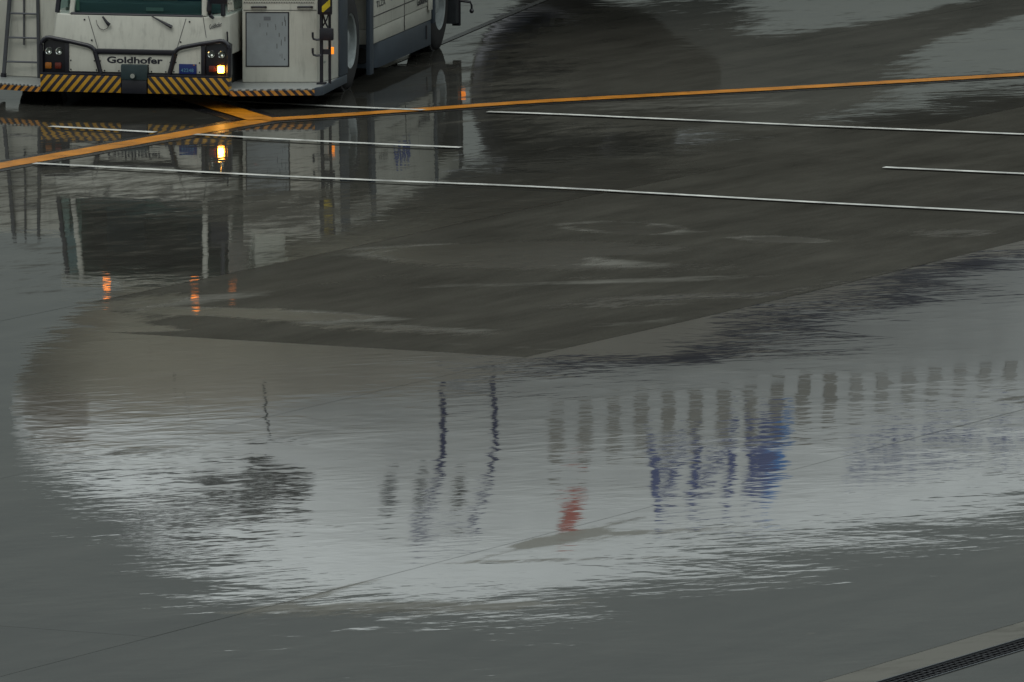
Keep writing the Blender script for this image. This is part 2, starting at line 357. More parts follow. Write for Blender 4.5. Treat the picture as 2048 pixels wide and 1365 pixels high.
def build_ground():
    v = []; f = []; at = []; ru = []; pa = []
    I0, I1, J0, J1 = -5, 2, -5, 6
    for i in range(I0, I1):
        for j in range(J0, J1):
            s0, s1 = i * SW + GAP / 2, (i + 1) * SW - GAP / 2
            if i == 1: s1 = 12.0 - 0.004
            q0, q1 = j * SL + GAP / 4, (j + 1) * SL - GAP / 4
            near = -4 <= i <= 1 and -4 <= j <= 4
            ns, nq = (26, 40) if near else (6, 8)
            k = len(v)
            for b in range(nq + 1):
                for a in range(ns + 1):
                    x, y = from_sq(s0 + (s1 - s0) * a / ns, q0 + (q1 - q0) * b / nq)
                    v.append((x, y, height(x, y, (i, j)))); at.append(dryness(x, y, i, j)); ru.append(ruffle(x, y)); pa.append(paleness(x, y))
            for b in range(nq):
                for a in range(ns):
                    z = k + b * (ns + 1) + a; f.append((z, z + 1, z + ns + 2, z + ns + 1))
    B = 4000
    SA, SB, QA, QB = I0 * SW, 12.70, J0 * SL, J1 * SL
    for (a0, a1, b0, b1) in ((-B, SA, -B, B), (SB, B, -B, B), (SA, SB, QB, B), (SA, SB, -B, QA)):
        k = len(v)
        for s, q in ((a0, b0), (a1, b0), (a1, b1), (a0, b1)):
            v.append((*from_sq(s, q), -0.0005)); at.append(0.0); ru.append(1.0); pa.append(0.0)
        f.append((k, k + 1, k + 2, k + 3))
    # narrow kerb strip of the drain
    n = 60
    for a in range(n):
        k = len(v); qa, qb = QA + (QB - QA) * a / n, QA + (QB - QA) * (a + 1) / n
        for s, q in ((12.004, qa), (12.40, qa), (12.40, qb), (12.004, qb)):
            v.append((*from_sq(s, q), 0.0)); at.append(1.1 if s < 12.1 else 0.8); ru.append(0.8); pa.append(0.72)
        f.append((k, k + 1, k + 2, k + 3))
    me = bpy.data.meshes.new('apron_ground'); me.from_pydata(v, [], f); me.update()
    a = me.attributes.new('dryness', 'FLOAT', 'POINT'); a.data.foreach_set('value', at)
    a = me.attributes.new('ruffle', 'FLOAT', 'POINT'); a.data.foreach_set('value', ru)
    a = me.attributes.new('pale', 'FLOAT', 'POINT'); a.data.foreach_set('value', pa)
    for p in me.polygons: p.use_smooth = True
    if me.polygons[0].normal.z < 0: me.flip_normals()
    me.materials.append(M_G)
    o = bpy.data.objects.new('apron_ground', me); COL.objects.link(o)
    tag(o, 'wet grey concrete apron slabs mirroring the aircraft', kind='structure')
    # sealant in the joints between slabs
    u = MB(); 
    x = [from_sq(s, q) for s, q in ((SA, QA), (12.02, QA), (12.02, QB), (SA, QB))]
    u.quad(*[(p[0], p[1], -0.045) for p in x])
    o = u.build('joint_sealant', mat('sealant', (0.02, 0.021, 0.021), 0.3)); tag(o, 'dark sealant in the joints between apron slabs', kind='structure')
build_ground()

# painted lines
def paint(name, col, rough=0.25, wear=0.25):
    m = mat(name, col, rough, noise=wear, nscale=3.0); m.node_tree.nodes['Principled BSDF'].inputs['IOR'].default_value = 1.33
    return m
M_Y = paint('yellow_paint', (0.52, 0.19, 0.008), 0.3, 0.45); M_W = paint('white_paint', (0.60, 0.60, 0.56), 0.4, 0.65); M_K = paint('black_paint', (0.012, 0.012, 0.013), 0.25, 0.3)
def line(name, pts, wd, m, lift, label, ends=None):
    mb = MB(); P = [Vector((*p, 0)) for p in pts]; st = []
    for a, b in zip(P[:-1], P[1:]):
        n = max(1, int((b - a).length / 0.25)); st += [a.lerp(b, k / n) for k in range(n)]
    st.append(P[-1]); row = []
    for k, p in enumerate(st):
        dv = (st[min(k + 1, len(st) - 1)] - st[max(k - 1, 0)]).normalized(); nn = Vector((-dv.y, dv.x, 0))
        r = []
        for c in (-1, 0, 1):
            q = p + nn * c * wd / 2 * (1 + 0.03 * math.sin(k * 1.7)); r.append((q.x, q.y, height(q.x, q.y) + lift))
        row.append(r)
    for a, b in zip(row[:-1], row[1:]):
        for c in (0, 1): mb.quad(a[c], a[c + 1], b[c + 1], b[c])
    o = mb.build(name, m, smooth=True); tag(o, label, kind='structure'); return o
JN = (-2.95, 133.52)
def ext(a, b, L_): v = Vector((b[0] - a[0], b[1] - a[1])).normalized(); return (b[0] + v.x * L_, b[1] + v.y * L_)
Yl = [ext(JN, (-5.821, 128.55), 20), (-5.821, 128.55), JN]
Yr = [JN, (6.273, 138.70), ext(JN, (6.273, 138.70), 40)]
Yb = [JN, (-3.86, 136.0), ext(JN, (-3.86, 136.0), 25)]
for nme, pts in (('left', Yl), ('right', Yr), ('branch', Yb)):
    line('black_line_border', pts, 0.62 if nme != 'branch' else 0.72, M_K, 0.004, 'black painted border under the %s arm of the yellow guide line' % nme)
line('yellow_guide_line', Yl, 0.34, M_Y, 0.008, 'orange yellow guide line running down to the left edge of the photo')
line('yellow_guide_line', Yr, 0.31, M_Y, 0.012, 'orange yellow guide line running right across the wet slabs')
line('yellow_guide_line', Yb, 0.36, M_Y, 0.016, 'short orange yellow line leading under the tow tractor')
WL = [([(-3.561, 135.70), (-1.05, 134.43)], 'white line section passing under the right front of the tow tractor'),
      ([(-0.29, 134.133), (5.957, 131.668), ext((-0.29, 134.133), (5.957, 131.668), 15)], 'long white line below the yellow line at the right'),
      ([(-5.418, 132.721), (-4.166, 132.054)], 'short white line ending at the left arm of the yellow line'), ([(-3.693, 131.833), (-0.587, 130.199)], 'white line starting at the yellow line below the tow tractor'),
      ([(-5.438, 128.709), (5.593, 123.507), ext((-5.438, 128.709), (5.593, 123.507), 15)], 'longest white line crossing the whole apron'),
      ([(4.214, 128.133), (5.774, 127.45), ext((4.214, 128.133), (5.774, 127.45), 15)], 'short white line starting near the right edge')]
for pts, lb in WL: line('white_line', pts, 0.125, M_W, 0.020, lb)
line('tar_seam', [(-1.6, 139.7), (-0.765, 143.269), (0.499, 148.732), (4, 164)], 0.10, M_K, 0.006, 'dark sealed seam running away behind the tow tractor')

# drain channel
def build_drain():
    e = empty('drain_channel', (*from_sq(12.51, -20), 0), 0); tag(e, 'long slotted iron drain channel in the apron at the lower right corner', 'drain')
    inv = Matrix.Translation(-e.location)
    M_IR = mat('drain_iron', (0.012, 0.012, 0.015), 0.45, 0.3, noise=0.4, nscale=14); M_DW = mat('drain_wall', (0.05, 0.05, 0.048), 0.7, noise=0.3)
    M_ED = mat('drain_edge', (0.10, 0.11, 0.12), 0.3, 0.7)
    def strip(mb, s0, s1, q0, q1, z0, z1):
        s0 += 0.04; s1 += 0.04
        pts = [from_sq(s, q) for s, q in ((s0, q0), (s1, q0), (s1, q1), (s0, q1))]
        mb.prism([(p[0] - e.location.x, p[1] - e.location.y) for p in pts], z0, z1)
    Q0, Q1 = -45, 54
    a = MB(); strip(a, 12.345, 12.36, Q0, Q1, -0.3, -0.003); strip(a, 12.66, 12.675, Q0, Q1, -0.3, -0.003); strip(a, 12.361, 12.659, Q0, Q1, -0.32, -0.3)
    a.build('channel', M_DW, e)
    for s in (12.362, 12.642):
        a = MB(); strip(a, s, s + 0.016, Q0, Q1, -0.06, 0.006); a.build('edge_rail', M_ED, e)
    q = -33.0; n = 0
    while q < -9.0:
        g = MB(); L_ = 0.995
        for s in (12.385, 12.445, 12.505, 12.565, 12.62): strip(g, s, s + 0.012, q, q + L_, -0.045, -0.006)
        k = 0.0
        while k < L_ - 0.01: strip(g, 12.381, 12.637, q + k, q + k + 0.012, -0.048, -0.009); k += 0.0983
        o = g.build('grate', M_IR, e); q += 1.005; n += 1
build_drain()

# ------------------------------------------------------------------ materials of vehicle and aircraft
M_WH = mat('white_body_paint', WHITE, 0.38, noise=0.13, nscale=2.2, spec=0.4)
M_WH2 = mat('white_panel_paint', tuple(c * 1.04 for c in WHITE), 0.4, noise=0.08, nscale=6, spec=0.4)
M_BK = mat('black_paint_metal', (0.012, 0.012, 0.018), 0.32); M_RB = mat('rubber', (0.018, 0.018, 0.019), 0.75, noise=0.35, nscale=9, bump=0.003, bscale=60)
M_BG = mat('blue_grey_metal', (0.045, 0.060, 0.078), 0.45, noise=0.2, nscale=5); M_GP = mat('grey_hatch_paint', (0.27, 0.30, 0.31), 0.35, noise=0.18, nscale=4)
M_RIM = mat('rim_paint', (0.30, 0.33, 0.33), 0.45, noise=0.3, nscale=10); M_DK = mat('underbody', (0.02, 0.02, 0.02), 0.7)
M_LT = mat('letter_black', (0.012, 0.013, 0.022), 0.4); M_LB = mat('letter_blue', (0.02, 0.06, 0.30), 0.4)
M_CH = mat('chrome', (0.6, 0.62, 0.6), 0.12, 1.0); M_AL = mat('ladder_aluminium', (0.10, 0.105, 0.115), 0.4, 0.5, noise=0.25, nscale=12)
M_OR = mat('amber_lens', (0.30, 0.10, 0.01), 0.2, spec=0.6); M_RD = mat('red_lens', (0.11, 0.014, 0.006), 0.2, spec=0.6)
M_LAMP = mat('amber_lamp_lit', (1, .5, .05), 0.3, emit=(1.0, 0.36, 0.03), es=16); M_LAMPC = mat('lamp_core', (1, .8, .3), 0.3, emit=(1.0, 0.62, 0.16), es=30); M_MARK = mat('marker_lit', (1, .4, .05), 0.3, emit=(1.0, 0.24, 0.01), es=1.0)
M_BEAC = mat('beacon_lit', (1, .4, .03), 0.3, emit=(1.0, 0.22, 0.01), es=4)
M_GL = mat('tinted_glass', (0.35, 0.5, 0.5), 0.03, trans=1.0); M_GL.node_tree.nodes['Principled BSDF'].inputs['IOR'].default_value = 1.1
M_IN = mat('cab_interior', (0.04, 0.08, 0.08), 0.8); M_SEAT = mat('seat_cloth', (0.01, 0.04, 0.06), 0.8); M_PLT = mat('plate_blue', (0.008, 0.02, 0.13), 0.35); M_PW = mat('plate_figures', (0.10, 0.25, 0.36), 0.4)
M_CK = bpy.data.materials.new('checker_plate'); M_CK.use_nodes = True
def _ck():
    t = M_CK.node_tree; b = t.nodes['Principled BSDF']; b.inputs['Roughness'].default_value = 0.4
    c = nd(t, 'ShaderNodeTexCoord'); mp = nd(t, 'ShaderNodeMapping'); mp.inputs['Rotation'].default_value = (0, 0, R(35)); t.links.new(c.outputs['Object'], mp.inputs[0])
    wv = nd(t, 'ShaderNodeTexWave'); wv.inputs['Scale'].default_value = 6.0; wv.inputs['Distortion'].default_value = 1.2; t.links.new(mp.outputs[0], wv.inputs[0])
    r = ramp(t, wv.outputs['Fac'], [(0.35, (0.08, 0.09, 0.09)), (0.65, (0.34, 0.35, 0.33))]); t.links.new(r, b.inputs['Base Color'])
_ck()
def hazard(name, k, pitch, slope, ya, kb, absu=True):
    m = bpy.data.materials.new(name); m.use_nodes = True; t = m.node_tree; b = t.nodes['Principled BSDF']; b.inputs['Roughness'].default_value = 0.45
    c = nd(t, 'ShaderNodeTexCoord'); s = nd(t, 'ShaderNodeSeparateXYZ'); t.links.new(c.outputs['Object'], s.inputs[0])
    u = mth(t, 'ABSOLUTE', s.outputs['X']) if absu else s.outputs['X']
    p = mth(t, 'MULTIPLY_ADD', s.outputs['Z'], slope, u)
    fr = mth(t, 'FRACT', mth(t, 'MULTIPLY_ADD', p, 1 / pitch, k))
    st = mth(t, 'GREATER_THAN', fr, 0.5)
    n = nd(t, 'ShaderNodeTexNoise'); n.inputs['Scale'].default_value = 9; n.inputs['Detail'].default_value = 5; t.links.new(c.outputs['Object'], n.inputs[0])
    w_ = ramp(t, n.outputs[0], [(0.3, 0.72), (0.6, 1.0)])
    mx = nd(t, 'ShaderNodeMix', data_type='RGBA'); t.links.new(st, mx.inputs[0]); mx.inputs[6].default_value = (*kb, 1); mx.inputs[7].default_value = (*ya, 1)
    m2 = nd(t, 'ShaderNodeMix', data_type='RGBA', blend_type='MULTIPLY'); m2.inputs[0].default_value = 1; t.links.new(mx.outputs[2], m2.inputs[6]); t.links.new(w_, m2.inputs[7])
    t.links.new(m2.outputs[2], b.inputs['Base Color']); return m
YEL = (0.50, 0.26, 0.015); M_HZ = hazard('hazard_stripes', 0.25, 0.1015, 0.85, YEL, (0.015, 0.014, 0.022))
M_HZO = hazard('hazard_stripes_orange', 0.1, 0.094, 0.9, (0.52, 0.22, 0.03), (0.015, 0.014, 0.022)); M_HZB = hazard('hazard_board', 0.3, 0.19, -1.1, (0.55, 0.42, 0.015), (0.015, 0.014, 0.02))

# ------------------------------------------------------------------ the tow tractor   local x = right, y = back, z = up
def build_tractor():
    T = empty('tow_tractor', (-4.50, 134.5 + TY, 0), R(-12.2)); T['label'] = 'white aircraft tow tractor with lit amber lamps and striped black and yellow bumper'; T['category'] = 'tow tractor'
    def seg(a, b, r, name, m, n=8): return MB().tube([a, b], r, n).build(name, m, T, smooth=True)
    # chassis and underside
    MB().prism([(-1.0, 0.25), (1.0, 0.25), (1.0, 1.3), (1.35, 1.5), (1.35, 8.2), (-1.35, 8.2), (-1.35, 1.5), (-1.0, 1.3)], 0.20, 0.615).build('chassis', M_DK, T)
    # bumper in two halves with the hitch between
    for a, b in ((-1.155, -0.165), (0.165, 1.155)):
        MB().box(a, b, 0.0, 0.16, 0.185, 0.385).build('front_bumper', M_HZ, T, bevel=0.006)
    MB().box(-1.16, 1.16, 0.005, 0.15, 0.386, 0.412).build('bumper_top_plate', M_BK, T, bevel=0.004)
    h = MB().box(-0.16, 0.16, -0.02, 0.12, 0.345, 0.525); hitch = h.build('tow_hitch', mat('hitch_paint', (0.022, 0.042, 0.046), 0.4, noise=0.3), T, bevel=0.008)
    MB().lathe([(0, 0.0), (0, 0.028), (0.05, 0.034), (0.06, 0.0)], (0.0, -0.09, 0.40), (0, 1, 0), 16).build('hitch_pin', M_CH, hitch, smooth=True)
    MB().box(-0.155, 0.155, -0.015, 0.12, 0.18, 0.343).build('hitch_jaw', M_BK, hitch, bevel=0.01)
    # fascia: black backing sheet, white panels proud of it, round black frame tube
    MB().prism([(-1.15, 0.06), (1.15, 0.06), (1.15, 0.22), (-1.15, 0.22)], 0.413, 0.66).build('fascia_back', M_BK, T)
    def panel(poly, name='front_panel', y=0.048, m=M_WH2):
        mb = MB(); k = len(poly); mb.v = [(u, y, z) for u, z in poly] + [(u, y + 0.012, z) for u, z in poly]
        mb.f = [tuple(range(k)), tuple(range(2 * k - 1, k - 1, -1))] + [(i, (i + 1) % k, k + (i + 1) % k, k + i) for i in range(k)]
        o = mb.build(name, m, T, bevel=0.002)
        return o
    cp = panel([(-0.40, 0.43), (-0.168, 0.43), (-0.168, 0.527), (0.168, 0.527), (0.168, 0.43), (0.40, 0.43), (0.455, 0.64), (-0.455, 0.64)])
    lp = panel([(-0.81, 0.43), (-0.455, 0.43), (-0.525, 0.672), (-0.81, 0.745)])
    rp = panel([(0.81, 0.43), (0.455, 0.43), (0.525, 0.672), (0.81, 0.745)])
    sc_ = [(-.375, .445), (.375, .445), (-.43, .56), (.43, .56), (-.79, .45), (-.79, .56), (-.475, .45), (-.50, .56), (.79, .45), (.79, .56), (.475, .45), (.50, .56), (-.20, .445), (.20, .445)]
    for u, z in sc_:
        MB().lathe([(0, 0.0), (0, 0.009), (0.006, 0.009)], (u, 0.042, z), (0, 1, 0), 8).build('bolt', M_BK, T)
    lettering('lettering', 'Goldhofer', M_LT, cp, lambda x, y: (-0.345 + x, 0.045, 0.541 + y), 0.074, 0.685, bold=0.030)
    def tube(pts, r=0.027): return MB().tube(pts, r, 10).build('fascia_frame', M_BK, T, smooth=True)
    for s in (-1, 1):
        tube([(s * p[0], 0.035, p[1]) for p in [(1.150, 0.405), (1.153, 0.74), (1.142, 0.775), (1.118, 0.805), (1.085, 0.825), (1.045, 0.828), (0.80, 0.787), (0.58, 0.742), (0.53, 0.722), (0.495, 0.69), (0.483, 0.655), (0.445, 0.50), (0.42, 0.415)]])
        MB().box(s * 0.835 - 0.024, s * 0.835 + 0.024, 0.03, 0.06, 0.413, 0.782).build('fascia_frame', M_BK, T, bevel=0.006)
        # lamp box
        bx = MB(); a = 0.86 * s; b_ = 1.13 * s
        poly = [(a, 0.415), (b_, 0.415), (b_, 0.77), (b_ - s * 0.05, 0.80), (a, 0.775)]
        k = len(poly); bx.v = [(u, 0.055, z) for u, z in poly] + [(u, 0.3, z) for u, z in poly]
        bx.f = [tuple(range(k)), tuple(range(2 * k - 1, k - 1, -1))] + [(i, (i + 1) % k, k + (i + 1) % k, k + i) for i in range(k)]
        lb = bx.build('lamp_housing', mat('lamp_box', (0.006, 0.006, 0.01), 0.3), T, bevel=0.004)
        for u in (s * 0.935, s * 1.06):
            hl = MB().lathe([(0.0, 0.030), (-0.012, 0.041), (0.0, 0.046), (0.02, 0.046)], (u, 0.045, 0.667), (0, 1, 0), 24).build('headlight', M_CH, lb, smooth=True)
            MB().lathe([(0.0, 0.0), (0.0, 0.030)], (u, 0.041, 0.667), (0, 1, 0), 20).build('lens', mat('headlight_lens', (0.05, 0.06, 0.05), 0.08, spec=1.0), hl)
            MB().lathe([(-0.006, 0.0), (0.0, 0.010), (0.004, 0.012)], (u + 0.008, 0.036, 0.655), (0, 1, 0), 12).build('bulb', mat('bulb_glass', (0.8, 0.85, 0.8), 0.1, emit=(0.9, 1, 0.9), es=0.35), hl)
        if s < 0:
            MB().box(-1.105, -1.025, 0.03, 0.056, 0.455, 0.53).build('turn_signal', M_OR, lb, bevel=0.012)
            MB().box(-0.985, -0.905, 0.03, 0.056, 0.455, 0.53).build('rear_fog_lamp', M_RD, lb, bevel=0.012)
        else:
            MB().box(0.905, 0.985, 0.03, 0.056, 0.455, 0.53).build('rear_fog_lamp', M_RD, lb, bevel=0.012)
            ts = MB().box(1.012, 1.096, 0.02, 0.056, 0.445, 0.535).build('turn_signal', M_LAMP, lb, bevel=0.02)
            MB().box(1.026, 1.084, 0.010, 0.0195, 0.46, 0.52).build('lamp_core', M_LAMPC, ts, bevel=0.004)
    MB().box(-0.48, 0.48, 0.02, 0.20, 0.652, 0.705).build('fascia_crossbar', M_BK, T, bevel=0.012)
    # licence plate
    pl = MB().box(0.54, 0.755, 0.034, 0.0465, 0.425, 0.545).build('licence_plate', M_PLT, rp, bevel=0.003)
    lettering('plate_number', '42248', M_PW, pl, lambda x, y: (0.565 + x, 0.0315, 0.450 + y), 0.042, 0.155)
    MB().box(0.715, 0.735, 0.030, 0.033, 0.527, 0.541).build('plate_sticker', mat('sticker', (0.35, 0.14, 0.05), 0.5), pl)
    # cab lower body: slopes back from the frame to the windscreen
    body = [(-0.80, 0.16), (0.80, 0.16), (1.01, 0.25), (1.075, 0.42), (1.06, 0.60), (1.04, 3.1), (-1.04, 3.1), (-1.06, 0.60), (-1.075, 0.42), (-1.01, 0.25)]
    bot = [(-0.86, 0.075), (0.86, 0.075), (1.05, 0.17), (1.10, 0.32), (1.07, 0.55), (1.04, 3.1), (-1.04, 3.1), (-1.07, 0.55), (-1.10, 0.32), (-1.05, 0.17)]
    cb = MB().prism(bot, 0.62, 1.10, body).build('cab_body', M_WH, T, bevel=0.015, seg=3)
    # panel seams on the bonnet
    for u0, z0, u1, z1 in ((-0.60, 1.085, -0.47, 0.71), (0.60, 1.075, 0.50, 0.71)):
        f = lambda z: 0.075 + (z - 0.62) / 0.48 * 0.085 - 0.003
        MB().quad((u0 - .004, f(z0), z0), (u0 + .004, f(z0), z0), (u1 + .004, f(z1), z1), (u1 - .004, f(z1), z1)).build('panel_seam', mat('seam', (0.05, 0.05, 0.055), 0.6), cb)
    for u, z in ((-0.645, 1.04), (-0.545, 0.80), (0.645, 1.04), (0.545, 0.80), (-.10, 1.0)):
        if u == -.10: continue
        MB().lathe([(0, 0.0), (0, 0.011), (0.008, 0.011)], (u, 0.075 + (z - 0.62) / 0.48 * 0.085 - 0.008, z), (0, 1, 0), 8).build('bolt', M_BK, cb)
    # side seam and lettering on the right chamfer
    MB().quad((0.862, 0.078, 0.86), (0.868, 0.082, 0.86), (0.812, 0.158, 1.10), (0.806, 0.154, 1.10)).build('panel_seam', M_BK, cb)
    def cham(x, y, s=1):      # point on the chamfer between the front and side of the cab
        z = 0.955 + y + 0.30 * x * 0.55; a = x / 0.32
        k = (z - 0.62) / 0.48
        p0 = (0.86 * (1 - k) + 0.80 * k, 0.075 * (1 - k) + 0.16 * k); p1 = (1.06 * (1 - k) + 1.02 * k, 0.17 * (1 - k) + 0.25 * k)
        fx = 0.30 + a * 1.0
        return (p0[0] + (p1[0] - p0[0]) * fx + 0.004, p0[1] + (p1[1] - p0[1]) * fx - 0.007, z)
    lettering('lettering', 'Goldhofer', M_LT, cb, cham, 0.052, 0.21, bold=0.012)
    MB().tube([(1.075, 0.27, 0.92), (1.08, 0.275, 0.80)], 0.010, 8).build('door_handle', M_BK, cb, smooth=True)
    # windscreen, posts, roof, glass
    z0, z1 = 1.105, 2.11
    ft = [(-0.80, 0.20), (0.80, 0.20), (1.02, 0.30), (1.09, 0.46)]
    tp = [(-0.74, 0.42), (0.74, 0.42), (0.95, 0.50), (1.03, 0.66)]
    def pt(q, z): k = (z - z0) / (z1 - z0); return q
    def pane(a, b, at_, bt_, m=M_GL, name='windscreen', par=T, grow=0.0):
        mb = MB(); mb.quad((*a, z0 + 0.03), (*b, z0 + 0.03), (*bt_, z1 - 0.03), (*at_, z1 - 0.03)); return mb.build(name, m, par)
    pane(ft[0], ft[1], tp[0], tp[1])
    for s in (-1, 1):
        m_ = lambda p: (p[0] * s, p[1])
        pane(m_(ft[1]), m_(ft[2]), m_(tp[1]), m_(tp[2]), name='quarter_window')
        MB().tube([(*m_((0.815, 0.205)), z0), (*m_((0.755, 0.425)), z1)], 0.035, 8).build('windscreen_post', M_WH, T, smooth=True)
        MB().tube([(*m_(ft[2]), z0), (*m_(tp[2]), z1)], 0.03, 8).build('cab_post', M_BK, T, smooth=True)
        pane(m_((1.05, 0.40)), m_((1.09, 1.60)), m_((1.0, 0.60)), m_((1.04, 1.60)), name='side_window')
        MB().box(s * 1.06 - 0.03, s * 1.06 + 0.03, 1.6, 3.1, z0, z1).build('cab_side', M_WH, T, bevel=0.01)
        MB().lathe([(0.0, 0.05), (0.065, 0.045), (0.10, 0.0)], (-0.52 if s < 0 else 1.0, 0.68 if s < 0 else 0.80, 2.176), (0, 0, 1), 16).build('beacon', M_BEAC, T, smooth=True)
    MB().lathe([(0.0, 0.05), (0.065, 0.045), (0.10, 0.0)], (0.56, 0.72, 2.27), (0, 0, 1), 16).build('beacon', M_BEAC, T, smooth=True)
    MB().box(0.50, 0.62, 0.66, 0.78, 2.176, 2.27).build('beacon_bracket', M_BK, T)
    MB().prism([(-0.80, 0.36), (0.80, 0.36), (1.06, 0.55), (1.12, 0.9), (1.12, 3.15), (-1.12, 3.15), (-1.12, 0.9), (-1.06, 0.55)], z1, 2.175).build('cab_roof', M_WH, T, bevel=0.02)
    MB().box(-1.02, 1.02, 2.9, 3.08, 1.11, 2.10).build('cab_rear_wall', M_IN, T)
    MB().prism([(-0.78, 0.26), (0.78, 0.26), (0.95, 0.6), (-0.95, 0.6)], 1.11, 1.24).build('dashboard', M_IN, T, bevel=0.02)
    for s in (-1, 1):
        st = MB().box(s * 0.5 - 0.25, s * 0.5 + 0.25, 1.2, 1.7, 1.12, 1.25).build('seat', M_SEAT, T, bevel=0.03)
        MB().box(s * 0.5 - 0.24, s * 0.5 + 0.24, 1.65, 1.78, 1.25, 1.85).build('backrest', M_SEAT, st, bevel=0.03)
    MB().lathe([(0, 0.2), (0.02, 0.215), (0.04, 0.2), (0.02, 0.185)], (-0.5, 0.72, 1.35), (0, 0.8, 0.6), 24, closed=True).build('steering_wheel', M_BK, T, smooth=True)
    MB().box(0.09, 0.30, 0.235, 0.25, 1.15, 1.19).build('windscreen_card', mat('card', (0.13, 0.20, 0.17), 0.5), T)
    MB().box(-0.77, -0.73, 0.235, 0.25, 1.14, 1.26).build('windscreen_card', mat('card_green', (0.12, 0.20, 0.14), 0.5), T)
    # rubber seal under the windscreen
    MB().tube([(-0.815, 0.175, 1.108), (0.80, 0.175, 1.103)], 0.018, 8).build('windscreen_seal', M_BK, T, smooth=True)
    # wipers
    w1 = MB().tube([(-0.41, 0.10, 1.085), (-0.36, 0.09, 1.02), (-0.33, 0.105, 0.985)], [0.012, 0.018, 0.024], 8).build('wiper', M_BK, T, smooth=True)
    MB().tube([(-0.50, 0.135, 1.04), (-0.485, 0.13, 0.985), (-0.45, 0.115, 0.94), (-0.40, 0.11, 0.925), (-0.355, 0.11, 0.945), (-0.335, 0.10, 0.985)], 0.004, 6).build('washer_hose', M_BK, w1, smooth=True)
    MB().tube([(0.18, 0.14, 1.10), (0.30, 0.11, 1.045), (0.44, 0.10, 0.975)], [0.006, 0.013, 0.022], 8).build('wiper', M_BK, T, smooth=True)
    # mirror arm hanging at the right of the windscreen
    mr = MB().tube([(0.90, 0.12, 1.30), (0.895, 0.10, 1.18), (0.92, 0.09, 1.12), (0.955, 0.09, 1.09)], [0.03, 0.032, 0.026, 0.016], 8).build('mirror_arm', M_BK, T, smooth=True)
    MB().box(0.93, 1.14, 0.0, 0.05, 1.27, 1.60).build('mirror', M_BK, mr, bevel=0.02)
    # front platforms
    for s in (-1, 1):
        m_ = lambda l: [(s * a, b) for a, b in l]
        MB().prism(m_([(1.14, 0.035), (2.11, 0.365), (2.17, 0.50), (2.10, 1.66), (1.0, 1.30), (1.0, 0.5), (1.14, 0.2)]), 0.232, 0.252).build('step_platform', M_CK, T, bevel=0.003)
        MB().prism(m_([(1.16, 0.03), (2.12, 0.36), (2.12, 0.385), (1.16, 0.055)]), 0.172, 0.2315).build('platform_edge', M_HZO, T)
        MB().prism(m_([(2.12, 0.36), (2.19, 0.50), (2.14, 2.0), (2.11, 2.0), (2.15, 0.51), (2.11, 0.40)]), 0.13 + 0.03, 0.26).build('side_skirt', M_BG, T, bevel=0.004)
        # engine housing
        front = [(1.115, 0.866), (1.99, 1.06), (2.06, 1.30), (2.11, 1.66), (2.11, 1.98), (1.20, 2.0), (1.16, 1.6)]
        eh = MB().prism(m_(front), 0.253, 1.60).build('engine_housing', M_WH, T, bevel=0.012, seg=3)
        fp = lambda u, z, off=0.006: (s * u, 0.86 + (u - 1.09) * 0.2222 - off, z)
        def fpanel(u0, u1, za, zb, name, m, off=0.006, par=eh):
            mb = MB(); mb.quad(fp(u0, za, off), fp(u1, za, off), fp(u1, zb, off), fp(u0, zb, off)); mb.quad(fp(u0, za, 0.0), fp(u1, za, 0.0), fp(u1, zb, 0.0), fp(u0, zb, 0.0))
            k = 0; mb.f += [(0, 1, 5, 4), (1, 2, 6, 5), (2, 3, 7, 6), (3, 0, 4, 7)]
            return mb.build(name, m, par)
        if s > 0:
            fr = fpanel(1.155, 1.665, 0.440, 1.100, 'hatch_frame', M_BK, 0.004)
            fpanel(1.170, 1.650, 0.455, 1.085, 'hatch_panel', M_GP, 0.010, fr)
            fpanel(1.37, 1.45, 1.00, 1.045, 'hatch_label', mat('label_grey', (0.13, 0.14, 0.15), 0.5), 0.0125, fr)
            rg = random.Random(3)
            for _ in range(16):
                u = rg.uniform(1.50, 1.63) if rg.random() < 0.7 else rg.uniform(1.25, 1.6); z = rg.uniform(0.52, 1.0); l = rg.uniform(0.02, 0.07); t_ = rg.uniform(0.003, 0.008)
                fpanel(u, u + t_, z, z + l, 'scuff_mark', mat('scuff', (0.06, 0.06, 0.06), 0.6) if _ == 0 else bpy.data.materials['scuff'], 0.0115, fr)
            MB().lathe([(0, 0), (0, 0.013), (0.01, 0.013)], (1.605, 0.965, 0.53), (0, 1, 0), 10).build('hatch_lock', M_BK, fr)
            fpanel(1.13, 1.985, 1.118, 1.124, 'panel_seam', M_BK, 0.003)
            for u in (1.23, 1.77):
                MB().tube([fp(u, 1.158, 0.005), fp(u + 0.01, 1.162, 0.03), fp(u + 0.155, 1.162, 0.03), fp(u + 0.165, 1.158, 0.005)], 0.013, 8).build('handle', M_BK, eh, smooth=True)
            # perforated air grille
            gm = mat('grille_white', WHITE, 0.4); gb = fpanel(1.13, 1.96, 1.205, 1.56, 'grille', gm, 0.004)
            hb = MB()
            for r_ in range(12):
                for c_ in range(42):
                    u = 1.145 + c_ * 0.0195 + (0.0097 if r_ % 2 else 0); z = 1.215 + r_ * 0.028
                    p = [fp(u + 0.0065 * math.cos(a_), z + 0.010 * math.sin(a_), 0.0065) for a_ in (0, 1.57, 3.14, 4.71)]; hb.quad(*p)
            hb.build('grille_holes', M_BK, gb)
            lettering('lettering', 'Goldhofer', mat('letter_teal', (0.05, 0.12, 0.12), 0.4), eh, lambda x, y: (1.995 + 0.0 + (0.07 * (0.25 + x / 0.2 * 0.6)) , 1.06 + 0.24 * (0.25 + x / 0.2 * 0.6) - 0.008, 0.475 + y + 0.0 * x), 0.028, 0.2)
